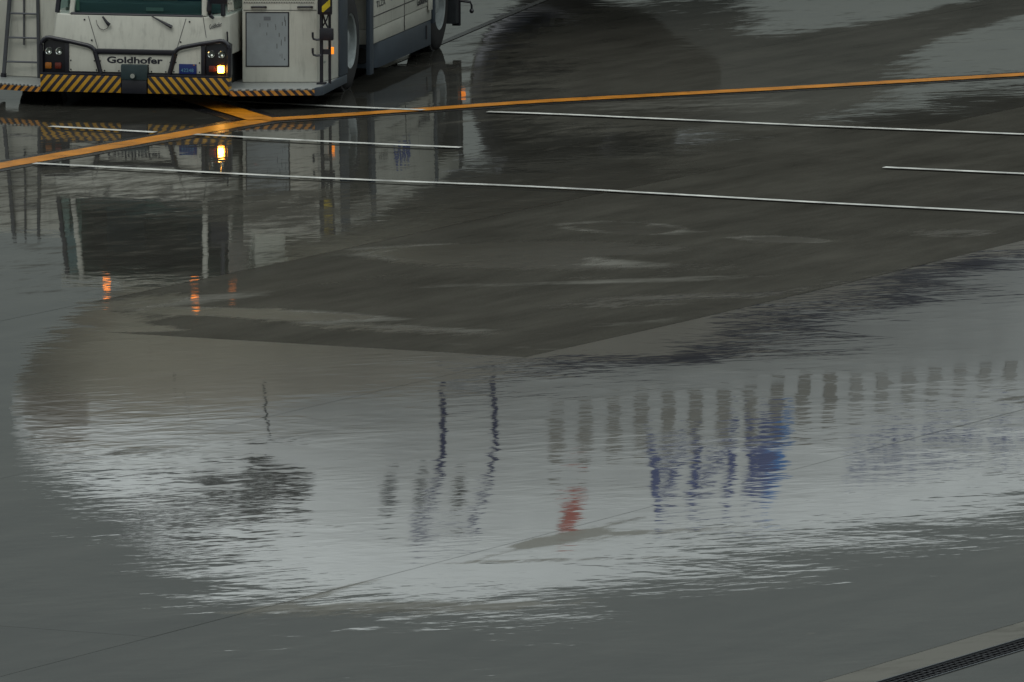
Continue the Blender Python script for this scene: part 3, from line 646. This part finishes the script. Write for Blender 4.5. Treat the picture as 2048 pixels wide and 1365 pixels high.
        # wheel arch frame
        MB().prism(m_([(2.075, 1.66), (2.135, 1.66), (2.135, 2.06), (2.075, 2.06)]), 0.27, 1.58).build('arch_frame', M_BG, T, bevel=0.004)
        MB().prism(m_([(2.07, 3.33), (2.12, 3.33), (2.12, 3.52), (2.07, 3.52)]), 0.12, 1.58).build('arch_frame', M_BG, T, bevel=0.004)
        MB().prism(m_([(1.25, 2.02), (2.10, 2.02), (2.10, 3.32), (1.25, 3.32)]), 1.36, 1.6).build('wheel_cover', M_WH, T, bevel=0.01)
        MB().prism(m_([(1.25, 2.0), (1.36, 2.0), (1.36, 8.2), (1.25, 8.2)]), 0.3, 1.35).build('inner_wall', M_DK, T)
        # side body between the wheels
        sb = MB().prism(m_([(1.40, 3.53), (2.10, 3.53), (2.10, 6.86), (1.40, 6.86)]), 0.66, 1.6).build('side_body', M_WH, T, bevel=0.01)
        MB().prism(m_([(1.40, 3.53), (2.095, 3.53), (2.095, 6.86), (1.40, 6.86)]), 0.47, 0.655).build('side_sill', mat('sill_paint', tuple(c * 0.8 for c in WHITE), 0.45, noise=0.15), sb, bevel=0.012)
        for v_, zz0, zz1 in ((5.30, 0.48, 1.2),):
            MB().prism(m_([(2.0985, v_), (2.1035, v_), (2.1035, v_ + 0.015), (2.0985, v_ + 0.015)]), zz0, zz1).build('panel_seam', M_BK, sb)
        MB().prism(m_([(2.0985, 3.55), (2.1035, 3.55), (2.1035, 6.84), (2.0985, 6.84)]), 0.800, 0.812).build('panel_seam', M_BK, sb)
        if s > 0:
            lettering('lettering', 'TLZX', M_LT, sb, lambda x, y: (2.1045, 3.75 + x, 0.905 + y), 0.075, 0.50, bold=0.01)
            lettering('lettering', 'ANA', M_LB, sb, lambda x, y: (2.1045, 4.55 + x, 0.93 + y), 0.26, 0.95, bold=0.03, shear=0.2)
            lettering('lettering', 'Goldhofer', M_LT, sb, lambda x, y: (2.1045, 6.0 + x, 0.665 + y + 0.05), 0.10, 0.80, bold=0.02)
            MB().box(2.101, 2.14, 6.60, 6.74, 0.60, 0.78).build('side_latch', M_WH, sb, bevel=0.02)
        # grey battery box hanging under the side body
        bb = MB().prism(m_([(1.45, 3.80), (2.04, 3.80), (2.09, 3.95), (2.09, 6.86), (1.45, 6.86)]), 0.15, 0.465).build('sill_box', M_BG, T, bevel=0.015)
        MB().lathe([(0, 0.0), (0, 0.085), (-0.01, 0.10), (-0.02, 0.10)], (s * 1.9, 3.79, 0.30), (0, -1, 0), 24).build('exhaust_outlet', M_DK, bb)
        MB().prism(m_([(2.091, 6.55), (2.10, 6.55), (2.10, 6.60), (2.091, 6.60)]), 0.25, 0.42).build('reflector', M_BK, bb)
        # rear body
        MB().prism(m_([(1.2, 8.25), (2.10, 8.25), (2.10, 8.42), (1.2, 8.42)]), 0.28, 1.55).build('rear_body', mat('rear_dark', (0.03, 0.035, 0.04), 0.5, noise=0.3), T, bevel=0.01)
        MB().prism(m_([(1.3, 6.88), (2.10, 6.88), (2.10, 8.24), (1.3, 8.24)]), 1.36, 1.6).build('wheel_cover', M_WH, T, bevel=0.01)
        MB().prism(m_([(2.07, 6.87), (2.12, 6.87), (2.12, 6.98), (2.07, 6.98)]), 0.42, 1.58).build('arch_frame', M_BG, T, bevel=0.004)
        MB().box(s * 2.06 - 0.05, s * 2.06 + 0.05, 8.425, 8.49, 0.24, 1.5).build('rear_post', M_BK, T, bevel=0.006)
        for zz in (0.56, 0.90):
            hk = MB().tube([(s * 2.10, 8.45, zz), (s * 2.24, 8.46, zz - 0.02), (s * 2.255, 8.46, zz - 0.06), (s * 2.255, 8.46, zz - 0.10)], [0.020, 0.016, 0.014, 0.014], 8)
            hk.lathe([(-0.032, 0.0), (-0.026, 0.018), (0, 0.032), (0.026, 0.018), (0.032, 0.0)], (s * 2.255, 8.46, zz - 0.13), (0, 0, 1), 14)
            hk.build('rear_hook', M_BK, T, smooth=True)
        MB().box(s * 2.12 - 0.02, s * 2.12 + 0.035, 8.43, 8.49, 0.62, 0.74).build('side_marker', M_MARK, T, bevel=0.01)
        # wheels
        for v_ in (2.66, 7.62):
            x_in, x_out = 1.63, 2.055
            prof = [(0.0, 0.33), (0.02, 0.42), (0.03, 0.50), (0.05, 0.565), (0.09, 0.592), (0.15, 0.60), (0.275, 0.60), (0.335, 0.592), (0.375, 0.565), (0.395, 0.50), (0.405, 0.42), (0.425 - 0.02, 0.335)]
            wh = MB().lathe(prof, (s * x_in, v_, 0.60), (s, 0, 0), 56).build('wheel', M_RB, T, smooth=True)
            tr = MB()
            for k in range(52):
                a_ = 2 * math.pi * k / 52
                for d0, d1, da in ((0.07, 0.19, 0.0), (0.235, 0.355, math.pi / 52)):
                    aa = a_ + da; c_, s_ = math.cos(aa), math.sin(aa); r0, r1, hw = 0.585, 0.618, 0.024
                    P8 = []
                    for rr in (r0, r1):
                        for dx, dt in ((d0, -hw), (d1, -hw - 0.01), (d1, hw - 0.01), (d0, hw)):
                            P8.append((s * (x_in + dx), v_ + rr * c_ - dt * s_, 0.60 + rr * s_ + dt * c_))
                    k0 = len(tr.v); tr.v += P8
                    tr.f += [tuple(k0 + q for q in f_) for f_ in ((4, 5, 6, 7), (0, 1, 5, 4), (1, 2, 6, 5), (2, 3, 7, 6), (3, 0, 4, 7))]
            tr.build('tread', M_RB, wh)
            MB().lathe([(0.40, 0.335), (0.385, 0.31), (0.30, 0.30), (0.16, 0.29), (0.14, 0.20), (0.22, 0.17), (0.24, 0.14), (0.36, 0.13), (0.37, 0.0)], (s * x_in, v_, 0.60), (s, 0, 0), 40).build('rim', M_RIM, wh, smooth=True)
    # top decks
    MB().prism([(-2.0, 2.2), (2.0, 2.2), (2.0, 6.0), (-2.0, 6.0)], 1.602, 1.66).build('deck', M_WH, T, bevel=0.01)
    MB().box(-1.39, 1.39, 3.2, 6.0, 0.62, 1.59).build('centre_body', M_WH, T)
    # side marker lamp at the right front corner, posts, hooks, hazard board
    for s in (-1, 1):
        MB().tube([(s * 2.085, 1.40, 0.565), (s * 2.085, 1.40, 0.645)], 0.032, 10).build('side_marker', M_MARK, T, smooth=True)
        q = lambda u, v_, z: (s * (u + 0.10), v_ - 0.05, z)
        MB().tube([q(1.985, 0.93, 0.253), q(1.985, 0.93, 1.5)], 0.022, 8).build('guard_post', M_BK, T, smooth=True)
        MB().tube([q(2.07, 1.0, 0.253), q(2.07, 1.0, 1.5)], 0.018, 8).build('guard_post', M_BK, T, smooth=True)
        MB().box(s * 2.085 - 0.05, s * 2.085 + 0.05, 0.83, 0.93, 0.2525, 0.275).build('post_foot', M_BK, T)
        for zz in (0.79, 0.60):
            MB().tube([q(1.985, 0.92, zz + 0.0), q(1.93, 0.91, zz - 0.005), q(1.895, 0.90, zz + 0.005), q(1.885, 0.90, zz + 0.03), q(1.885, 0.90, zz + 0.085)], 0.014, 8).build('hook', M_BK, T, smooth=True)
        MB().box(min(s * 2.07, s * 2.24), max(s * 2.07, s * 2.24), 0.82, 0.88, 0.78, 0.93).build('camera_box', M_BK, T, bevel=0.02)
        MB().box(min(s * 2.09, s * 2.18), max(s * 2.09, s * 2.18), 0.88, 0.93, 0.61, 0.67).build('bracket', M_BK, T)
        hb = MB().box(min(s * 2.05, s * 2.23), max(s * 2.05, s * 2.23), 0.81, 0.85, 1.09, 1.55).build('hazard_board_frame', M_BK, T, bevel=0.02)
        MB().box(min(s * 2.11, s * 2.21), max(s * 2.11, s * 2.21), 0.800, 0.8085, 1.125, 1.52).build('hazard_board', M_HZB, hb)
        MB().tube([q(2.0, 0.92, 1.12), q(2.03, 0.93, 1.0), q(2.06, 0.95, 0.93)], 0.011, 6).build('cable', M_BK, T, smooth=True)
        MB().tube([q(2.08, 0.92, 1.12), q(2.05, 0.93, 1.03), q(2.0, 0.95, 0.95)], 0.009, 6).build('cable', M_BK, T, smooth=True)
    # ladder on the left platform
    ld = MB()
    lad = MB().tube([(-1.845, 0.90, 0.253), (-1.74, 0.99, 1.75)], 0.026, 8).build('ladder', M_AL, T, smooth=True)
    MB().tube([(-1.845, 0.90, 0.253), (-1.842, 0.902, 0.30)], 0.036, 10).build('ladder_foot', M_BK, lad, smooth=True)
    MB().tube([(-1.395, 0.86, 0.253), (-1.435, 0.95, 1.75)], 0.022, 8).build('ladder_rail', M_AL, lad, smooth=True)
    for k, z in enumerate((0.44, 0.73, 1.02, 1.31, 1.60)):
        f_ = (z - 0.253) / 1.497
        MB().tube([(-1.845 + 0.105 * f_, 0.90 + 0.09 * f_, z), (-1.395 - 0.04 * f_, 0.86 + 0.09 * f_, z)], 0.012, 8).build('rung', M_AL, lad, smooth=True)
    MB().tube([(-1.60, 0.94, 0.64), (-1.60, 0.96, 1.75)], 0.012, 6).build('ladder_stay', M_AL, lad, smooth=True)
    return T
build_tractor()

# ------------------------------------------------------------------ the aircraft on tow  (local x = aft, -y = port)
def interp(tab, t):
    if t <= tab[0][0]: return tab[0][1]
    for (a, va), (b, vb) in zip(tab[:-1], tab[1:]):
        if t <= b:
            k = (t - a) / (b - a); return va + (vb - va) * k
    return tab[-1][1]
def smooth_tab(tab):
    # catmull resample for a fair curve
    outp = []
    n = len(tab)
    for i in range(n - 1):
        p0 = tab[max(0, i - 1)]; p1 = tab[i]; p2 = tab[i + 1]; p3 = tab[min(n - 1, i + 2)]
        m1 = (p2[1] - p0[1]) / max(1e-6, p2[0] - p0[0]); m2 = (p3[1] - p1[1]) / max(1e-6, p3[0] - p1[0]); h = p2[0] - p1[0]
        for k in range(8):
            u = k / 8
            outp.append((p1[0] + u * h, (2*u**3 - 3*u*u + 1) * p1[1] + (u**3 - 2*u*u + u) * h * m1 + (-2*u**3 + 3*u*u) * p2[1] + (u**3 - u*u) * h * m2))
    outp.append(tab[-1]); return outp
TOP = smooth_tab(TOPTAB); BOT = smooth_tab(BOTTAB); WID = smooth_tab(WIDTAB)
def sect(t): a, b = interp(TOP, t), interp(BOT, t); return (a + b) / 2, (a - b) / 2, interp(WID, t)
def surf_th(t, th, off=0.0):      # th from the crown, + = port
    zc, hh, ww = sect(t)
    n = Vector((0, -math.sin(th) / max(ww, .01), math.cos(th) / max(hh, .01))).normalized()
    return (t, -ww * math.sin(th) + n.y * off, zc + hh * math.cos(th) + n.z * off)
def surf_z(t, z, side=1, off=0.0):
    zc, hh, ww = sect(t); c = max(-1, min(1, (z - zc) / hh)); p = surf_th(t, math.acos(c) * side, off); return p

def plane_paint():
    m = bpy.data.materials.new('aircraft_paint'); m.use_nodes = True; t = m.node_tree; b = t.nodes['Principled BSDF']
    b.inputs['Roughness'].default_value = 0.35; b.inputs['Specular IOR Level'].default_value = 0.3
    c = nd(t, 'ShaderNodeTexCoord'); s = nd(t, 'ShaderNodeSeparateXYZ'); t.links.new(c.outputs['Object'], s.inputs[0])
    z = s.outputs['Z']; x = s.outputs['X']
    rise = mth(t, 'MULTIPLY', mth(t, 'MAXIMUM', mth(t, 'SUBTRACT', x, 12.0), 0), 0.012)
    zz = mth(t, 'SUBTRACT', z, rise); taper = mth(t, 'MULTIPLY', mth(t, 'MULTIPLY_ADD', x, -0.28, 2.1, True), 0.21)
    a = mth(t, 'GREATER_THAN', mth(t, 'SUBTRACT', zz, taper), STRIPE0); bb = mth(t, 'GREATER_THAN', zz, STRIPE1)
    fw = mth(t, 'LESS_THAN', x, 4.2); bb = mth(t, 'MAXIMUM', bb, mth(t, 'MULTIPLY', fw, a))
    m1 = nd(t, 'ShaderNodeMix', data_type='RGBA'); t.links.new(a, m1.inputs[0]); m1.inputs[6].default_value = (*BELLY, 1); m1.inputs[7].default_value = (0.006, 0.014, 0.08, 1)
    m2 = nd(t, 'ShaderNodeMix', data_type='RGBA'); t.links.new(bb, m2.inputs[0]); t.links.new(m1.outputs[2], m2.inputs[6]); m2.inputs[7].default_value = (*PLANEW, 1)
    rd = mth(t, 'LESS_THAN', x, 0.13)
    m3 = nd(t, 'ShaderNodeMix', data_type='RGBA', blend_type='MULTIPLY'); t.links.new(rd, m3.inputs[0]); t.links.new(m2.outputs[2], m3.inputs[6]); m3.inputs[7].default_value = (0.6, 0.57, 0.54, 1)
    n = nd(t, 'ShaderNodeTexNoise'); n.inputs['Scale'].default_value = 1.2; n.inputs['Detail'].default_value = 6; t.links.new(c.outputs['Object'], n.inputs[0])
    g = ramp(t, n.outputs[0], [(0.3, 0.9), (0.6, 1.0)])
    m4 = nd(t, 'ShaderNodeMix', data_type='RGBA', blend_type='MULTIPLY'); m4.inputs[0].default_value = 1; t.links.new(m3.outputs[2], m4.inputs[6]); t.links.new(g, m4.inputs[7])
    t.links.new(m4.outputs[2], b.inputs['Base Color']); return m

def build_aircraft():
    A = empty('airliner', (*NOSE, 0), R(90 - PSI)); A['label'] = 'white airliner with navy stripe and row of cabin windows, seen mirrored in the wet apron'; A['category'] = 'aircraft'
    MP = plane_paint(); M_NV = mat('navy_mark', (0.008, 0.018, 0.12), 0.35); M_LBL = mat('light_blue_mark', (0.02, 0.20, 0.60), 0.35); M_RED = mat('red_mark', (0.42, 0.06, 0.03), 0.4)
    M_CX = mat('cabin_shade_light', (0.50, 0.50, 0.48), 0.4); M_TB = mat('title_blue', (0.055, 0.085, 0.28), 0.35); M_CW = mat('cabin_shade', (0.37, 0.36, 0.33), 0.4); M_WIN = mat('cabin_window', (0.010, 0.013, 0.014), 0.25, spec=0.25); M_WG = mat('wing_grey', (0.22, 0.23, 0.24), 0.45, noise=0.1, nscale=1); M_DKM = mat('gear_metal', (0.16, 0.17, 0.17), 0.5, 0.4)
    M_NAC = mat('nacelle_dark', (0.014, 0.016, 0.024), 0.3); M_LIP = mat('inlet_lip', (0.12, 0.12, 0.13), 0.3, 0.6); M_PG = mat('plane_grey', (0.10, 0.11, 0.12), 0.5)
    n = 72
    ts = [0.0, 0.04, 0.1, 0.2, 0.35, 0.5, 0.7, 0.9, 1.15] + [1.4 + 0.25 * k for k in range(35)] + [10.5 + 1.0 * k for k in range(22)] + [33 + 1.0 * k for k in range(17)]
    mb = MB()
    for t in ts: mb.v += [surf_th(t, 2 * math.pi * j / n) for j in range(n)]
    for i in range(len(ts) - 1):
        for j in range(n): q = (j + 1) % n; mb.f.append((i * n + j, i * n + q, (i + 1) * n + q, (i + 1) * n + j))
    mb.f.append(tuple(range((len(ts) - 1) * n, len(ts) * n)))
    F_ = mb.build('fuselage', MP, A, smooth=True)
    def patch(name, m, t0, t1, z0, z1, side=1, off=0.012, nt=2, nz=4, par=F_, theta=False):
        p = MB()
        for a in range(nt):
            for b in range(nz):
                ta, tb = t0 + (t1 - t0) * a / nt, t0 + (t1 - t0) * (a + 1) / nt; za, zb = z0 + (z1 - z0) * b / nz, z0 + (z1 - z0) * (b + 1) / nz
                fn = (lambda t, z: surf_th(t, z * side, off)) if theta else (lambda t, z: surf_z(t, z, side, off))
                p.quad(fn(ta, za), fn(tb, za), fn(tb, zb), fn(ta, zb))
        return p.build(name, m, par, smooth=True)
    for side in (1, -1):
        for th0, th1, a, b in ((1, 31, 1.40, 2.40), (32.5, 52, 1.50, 2.55), (54.5, 68, 1.85, 2.80)):
            patch('cockpit_window', M_WIN, a, b, R(th0), R(th1), side, 0.01, 4, 5, theta=True)
        # forward and mid doors: dark outline and sill
        for t0, zb, w_, h_ in ((DOOR_T, DOOR_Z, 1.07, 1.88), (21.5, DOOR_Z, 1.07, 1.88)):
            lw = 0.09
            dr = patch('passenger_door', MP, t0 + lw, t0 + w_ - lw, zb + lw, zb + h_ - lw, side, 0.008, 2, 8)
            patch('door_outline', M_NV, t0, t0 + lw, zb, zb + h_, side, 0.012, 1, 10, dr); patch('door_outline', M_NV, t0 + w_ - lw, t0 + w_, zb, zb + h_, side, 0.012, 1, 10, dr)
            patch('door_outline', M_NV, t0 + lw, t0 + w_ - lw, zb, zb + 0.04, side, 0.012, 2, 1, dr); patch('door_outline', M_NV, t0 + lw, t0 + w_ - lw, zb + h_ - 0.05, zb + h_, side, 0.012, 2, 1, dr)
            patch('door_window', M_WIN, t0 + 0.43, t0 + 0.63, zb + 1.15, zb + 1.48, side, 0.014, 1, 2, dr)
        for k in range(38):
            t = 6.95 + 0.60 * k
            if abs(t - 21.9) < 0.95: continue
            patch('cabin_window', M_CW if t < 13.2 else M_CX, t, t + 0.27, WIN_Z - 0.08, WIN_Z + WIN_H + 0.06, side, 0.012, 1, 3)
    patch('panel_seam', M_PG, 1.0, 1.02, 2.8, 4.3, 1, 0.004, 1, 6)
    patch('panel_seam', M_PG, 1.95, 1.975, 3.75, 4.35, 1, 0.006, 1, 6)
    patch('static_port_plate', M_PG, 3.95, 4.15, 5.05, 5.45, 1, 0.006, 1, 2); patch('static_port_plate', M_PG, 4.5, 4.65, 5.05, 5.45, 1, 0.006, 1, 2)
    # titles on both sides
    for side in (1, -1):
        def wrap(x0, z0, flip=0.0):
            if side > 0: return lambda x, y: surf_z(x0 + x, z0 + y, 1, 0.016)
            return lambda x, y: surf_z(x0 + flip - x, z0 + y, -1, 0.016)
        lettering('lettering', 'ANA', M_TB, F_, wrap(TITLE_T, TITLE_Z, 3.3), 0.98, 3.15, bold=0.0, shear=0.25, fine=0.16)
        patch('title_accent', M_LBL, TITLE_T + 3.12, TITLE_T + 3.32, TITLE_Z - 0.1, TITLE_Z + 1.05, side, 0.016, 1, 5)
        patch('title_accent', M_TB, TITLE_T + 2.55, TITLE_T + 3.12, TITLE_Z + 0.0, TITLE_Z + 0.9, side, 0.019, 2, 5)
        lettering('lettering', 'Inspiration of JAPAN', M_TB, F_, wrap(TITLE_T + 5.0, TITLE_Z + 0.62, 6.0), 0.42, 6.0, fine=0.2)
        patch('red_flag', M_RED, FLAG_T + 0.12, FLAG_T + 0.45, TITLE_Z + 0.5, TITLE_Z + 1.0, side, 0.016, 2, 4)
    # wings
    def wing(side, root_x, root_c, tip_x, tip_c, span, z0, dih, th, y0=1.8, name='wing', m=M_WG):
        p = MB(); ns = 14; prof = [(0, 0), (0.02, 0.35), (0.08, 0.7), (0.25, 1.0), (0.5, 0.85), (0.8, 0.35), (1, 0.02), (0.8, -0.15), (0.5, -0.45), (0.25, -0.6), (0.08, -0.45), (0.02, -0.25)]
        for k in range(ns + 1):
            f = k / ns; c = root_c + (tip_c - root_c) * (f if f > 0.32 else f * 1.0); c = root_c * (1 - f) ** 1.25 + tip_c * f if f < 1 else tip_c; xx = root_x + (tip_x - root_x) * f; y = y0 + span * f; z = z0 + dih * f
            p.v += [(xx + c * a, -side * y, z + b * th * c / 2) for a, b in prof]
        q = len(prof)
        for k in range(ns):
            for j in range(q): p.f.append((k * q + j, k * q + (j + 1) % q, (k + 1) * q + (j + 1) % q, (k + 1) * q + j))
        p.f.append(tuple(range(q))); p.f.append(tuple(range(ns * q, ns * q + q)))
        return p.build(name, m, A, smooth=True)
    for side in (1, -1):
        wing(side, 17.0, 9.5, 31.5, 1.8, 22.0, 2.7, 3.0, 0.12)
        wing(side, 46.0, 4.6, 50.8, 1.6, 8.0, 5.6, 0.9, 0.10, 0.6, 'tailplane')
        for yy in (5.2, 12.0):
            MB().lathe([(-1.5, 0.0), (-1.0, 0.22), (0, 0.3), (1.5, 0.2), (2.6, 0.0)], (26.6 + yy * 0.28, -side * yy, 2.35 + yy * 0.12), (1, 0, 0), 16).build('flap_fairing', M_WG, A, smooth=True)
        # engine
        ey, ex, ez = -side * ENG_Y, ENG_X, ENG_Z
        en = MB().lathe([(0.25, 1.12), (0.05, 1.20), (-0.02, 1.27), (0.08, 1.36), (0.4, 1.40), (0.8, 1.40), (1.5, 1.26), (2.1, 1.08), (2.12, 1.04), (1.7, 1.0), (0.8, 1.14)], (ex, ey, ez), (1, 0, 0), 48).build('engine', M_NAC, A, smooth=True)
        MB().lathe([(0.30, 1.135), (0.04, 1.19), (-0.035, 1.27), (0.07, 1.372), (0.22, 1.415)], (ex, ey, ez), (1, 0, 0), 48).build('inlet_lip', M_LIP, en, smooth=True)
        fan = MB()
        for k in range(26):
            a_ = 2 * math.pi * k / 26
            def bp_(r, da, dx): return (ex + 0.85 + dx, ey + r * math.cos(a_ + da), ez + r * math.sin(a_ + da))
            fan.quad(bp_(0.3, 0, 0), bp_(0.3, 0.2, 0.12), bp_(1.12, 0.22, 0.16), bp_(1.12, 0.02, 0.0))
        fan.build('fan', M_DK, en)
        MB().lathe([(0.45, 0.0), (0.6, 0.15), (0.85, 0.32), (1.1, 0.34)], (ex, ey, ez), (1, 0, 0), 24).build('spinner', M_DKM, en, smooth=True)
        MB().lathe([(1.1, 1.14), (1.1, 0.0)], (ex, ey, ez), (1, 0, 0), 24).build('fan_back', M_DK, en)
        MB().lathe([(1.9, 1.0), (2.8, 0.70), (3.8, 0.42), (3.8, 0.38), (4.3, 0.0)], (ex, ey, ez), (1, 0, 0), 32).build('exhaust_core', M_DKM, en, smooth=True)
        MB().prism([(ex + 0.8, ey - 0.18), (ex + 6.0, ey - 0.15), (ex + 6.0, ey + 0.15), (ex + 0.8, ey + 0.18)], ez + 1.30, ez + 1.36, [(ex + 2.4, ey - 0.14), (ex + 6.0, ey - 0.14), (ex + 6.0, ey + 0.14), (ex + 2.4, ey + 0.14)]).build('engine_pylon', M_PG, A)
        # main gear
        gx, gy = 30.2, -side * 4.65
        gr = MB().tube([(gx, gy, 0.75), (gx, gy, 2.9)], 0.17, 12).build('main_gear', M_DKM, A, smooth=True)
        MB().tube([(gx - 0.75, gy, 0.62), (gx + 0.75, gy, 0.62)], 0.13, 10).build('bogie_beam', M_DKM, gr, smooth=True)
        MB().tube([(gx, gy, 2.0), (gx, gy + side * 1.6, 2.9)], 0.09, 8).build('side_brace', M_DKM, gr, smooth=True)
        MB().box(gx - 0.7, gx + 0.7, gy - side * 0.52 - 0.03, gy - side * 0.52 + 0.03, 1.25, 2.8).build('gear_door', M_WG, gr)
        for dx in (-0.72, 0.72):
            for dy in (-0.56, 0.56):
                wl = MB().lathe([(-0.2, 0.28), (-0.2, 0.48), (-0.15, 0.57), (-0.07, 0.605), (0.07, 0.605), (0.15, 0.57), (0.2, 0.48), (0.2, 0.28)], (gx + dx, gy + dy, 0.61), (0, 1, 0), 32).build('wheel', M_RB, gr, smooth=True)
                MB().lathe([(-0.19, 0.0), (-0.17, 0.15), (-0.12, 0.28), (0.12, 0.28), (0.17, 0.15), (0.19, 0.0)], (gx + dx, gy + dy, 0.61), (0, 1, 0), 20).build('rim', M_RIM, wl, smooth=True)
    # belly fairing and fin
    MB().lathe([(0, 0.0), (1.2, 0.9), (3.5, 1.35), (9, 1.45), (12, 1.1), (14.5, 0.0)], (16.5, 0, 3.35), (1, 0, 0), 32).build('belly_fairing', mat('fairing_grey', BELLY, 0.45), A, smooth=True)
    fin = MB(); pf = [(0, 0), (0.05, 0.5), (0.3, 1), (0.7, 0.6), (1, 0.02), (0.7, -0.6), (0.3, -1), (0.05, -0.5)]
    for f in (0, 0.25, 0.5, 0.75, 1.0):
        c = 7.6 + (3.0 - 7.6) * f; xx = 41.5 + 7.0 * f; fin.v += [(xx + a * c, b * 0.05 * c, 6.0 + 8.6 * f) for a, b in pf]
    for k in range(4):
        for j in range(8): fin.f.append((k * 8 + j, k * 8 + (j + 1) % 8, (k + 1) * 8 + (j + 1) % 8, (k + 1) * 8 + j))
    fin.f.append(tuple(range(32, 40))); fin.build('tail_fin', M_NAC, A, smooth=True)
    # nose gear, held in the tractor
    ng = MB().tube([(NG_T, 0, 0.7), (NG_T + 0.1, 0, 2.2)], 0.11, 12).build('nose_gear', M_DKM, A, smooth=True)
    for s in (-1, 1):
        MB().lathe([(-0.13, 0.22), (-0.13, 0.38), (-0.09, 0.45), (0, 0.47), (0.09, 0.45), (0.13, 0.38), (0.13, 0.22)], (NG_T, s * 0.3, 0.75), (0, 1, 0), 28).build('wheel', M_RB, ng, smooth=True)
        MB().box(NG_T - 0.9, NG_T + 0.9, s * 0.55 - 0.02, s * 0.55 + 0.02, 1.15, 1.85).build('gear_door', M_WG, ng)
    return A
build_aircraft()
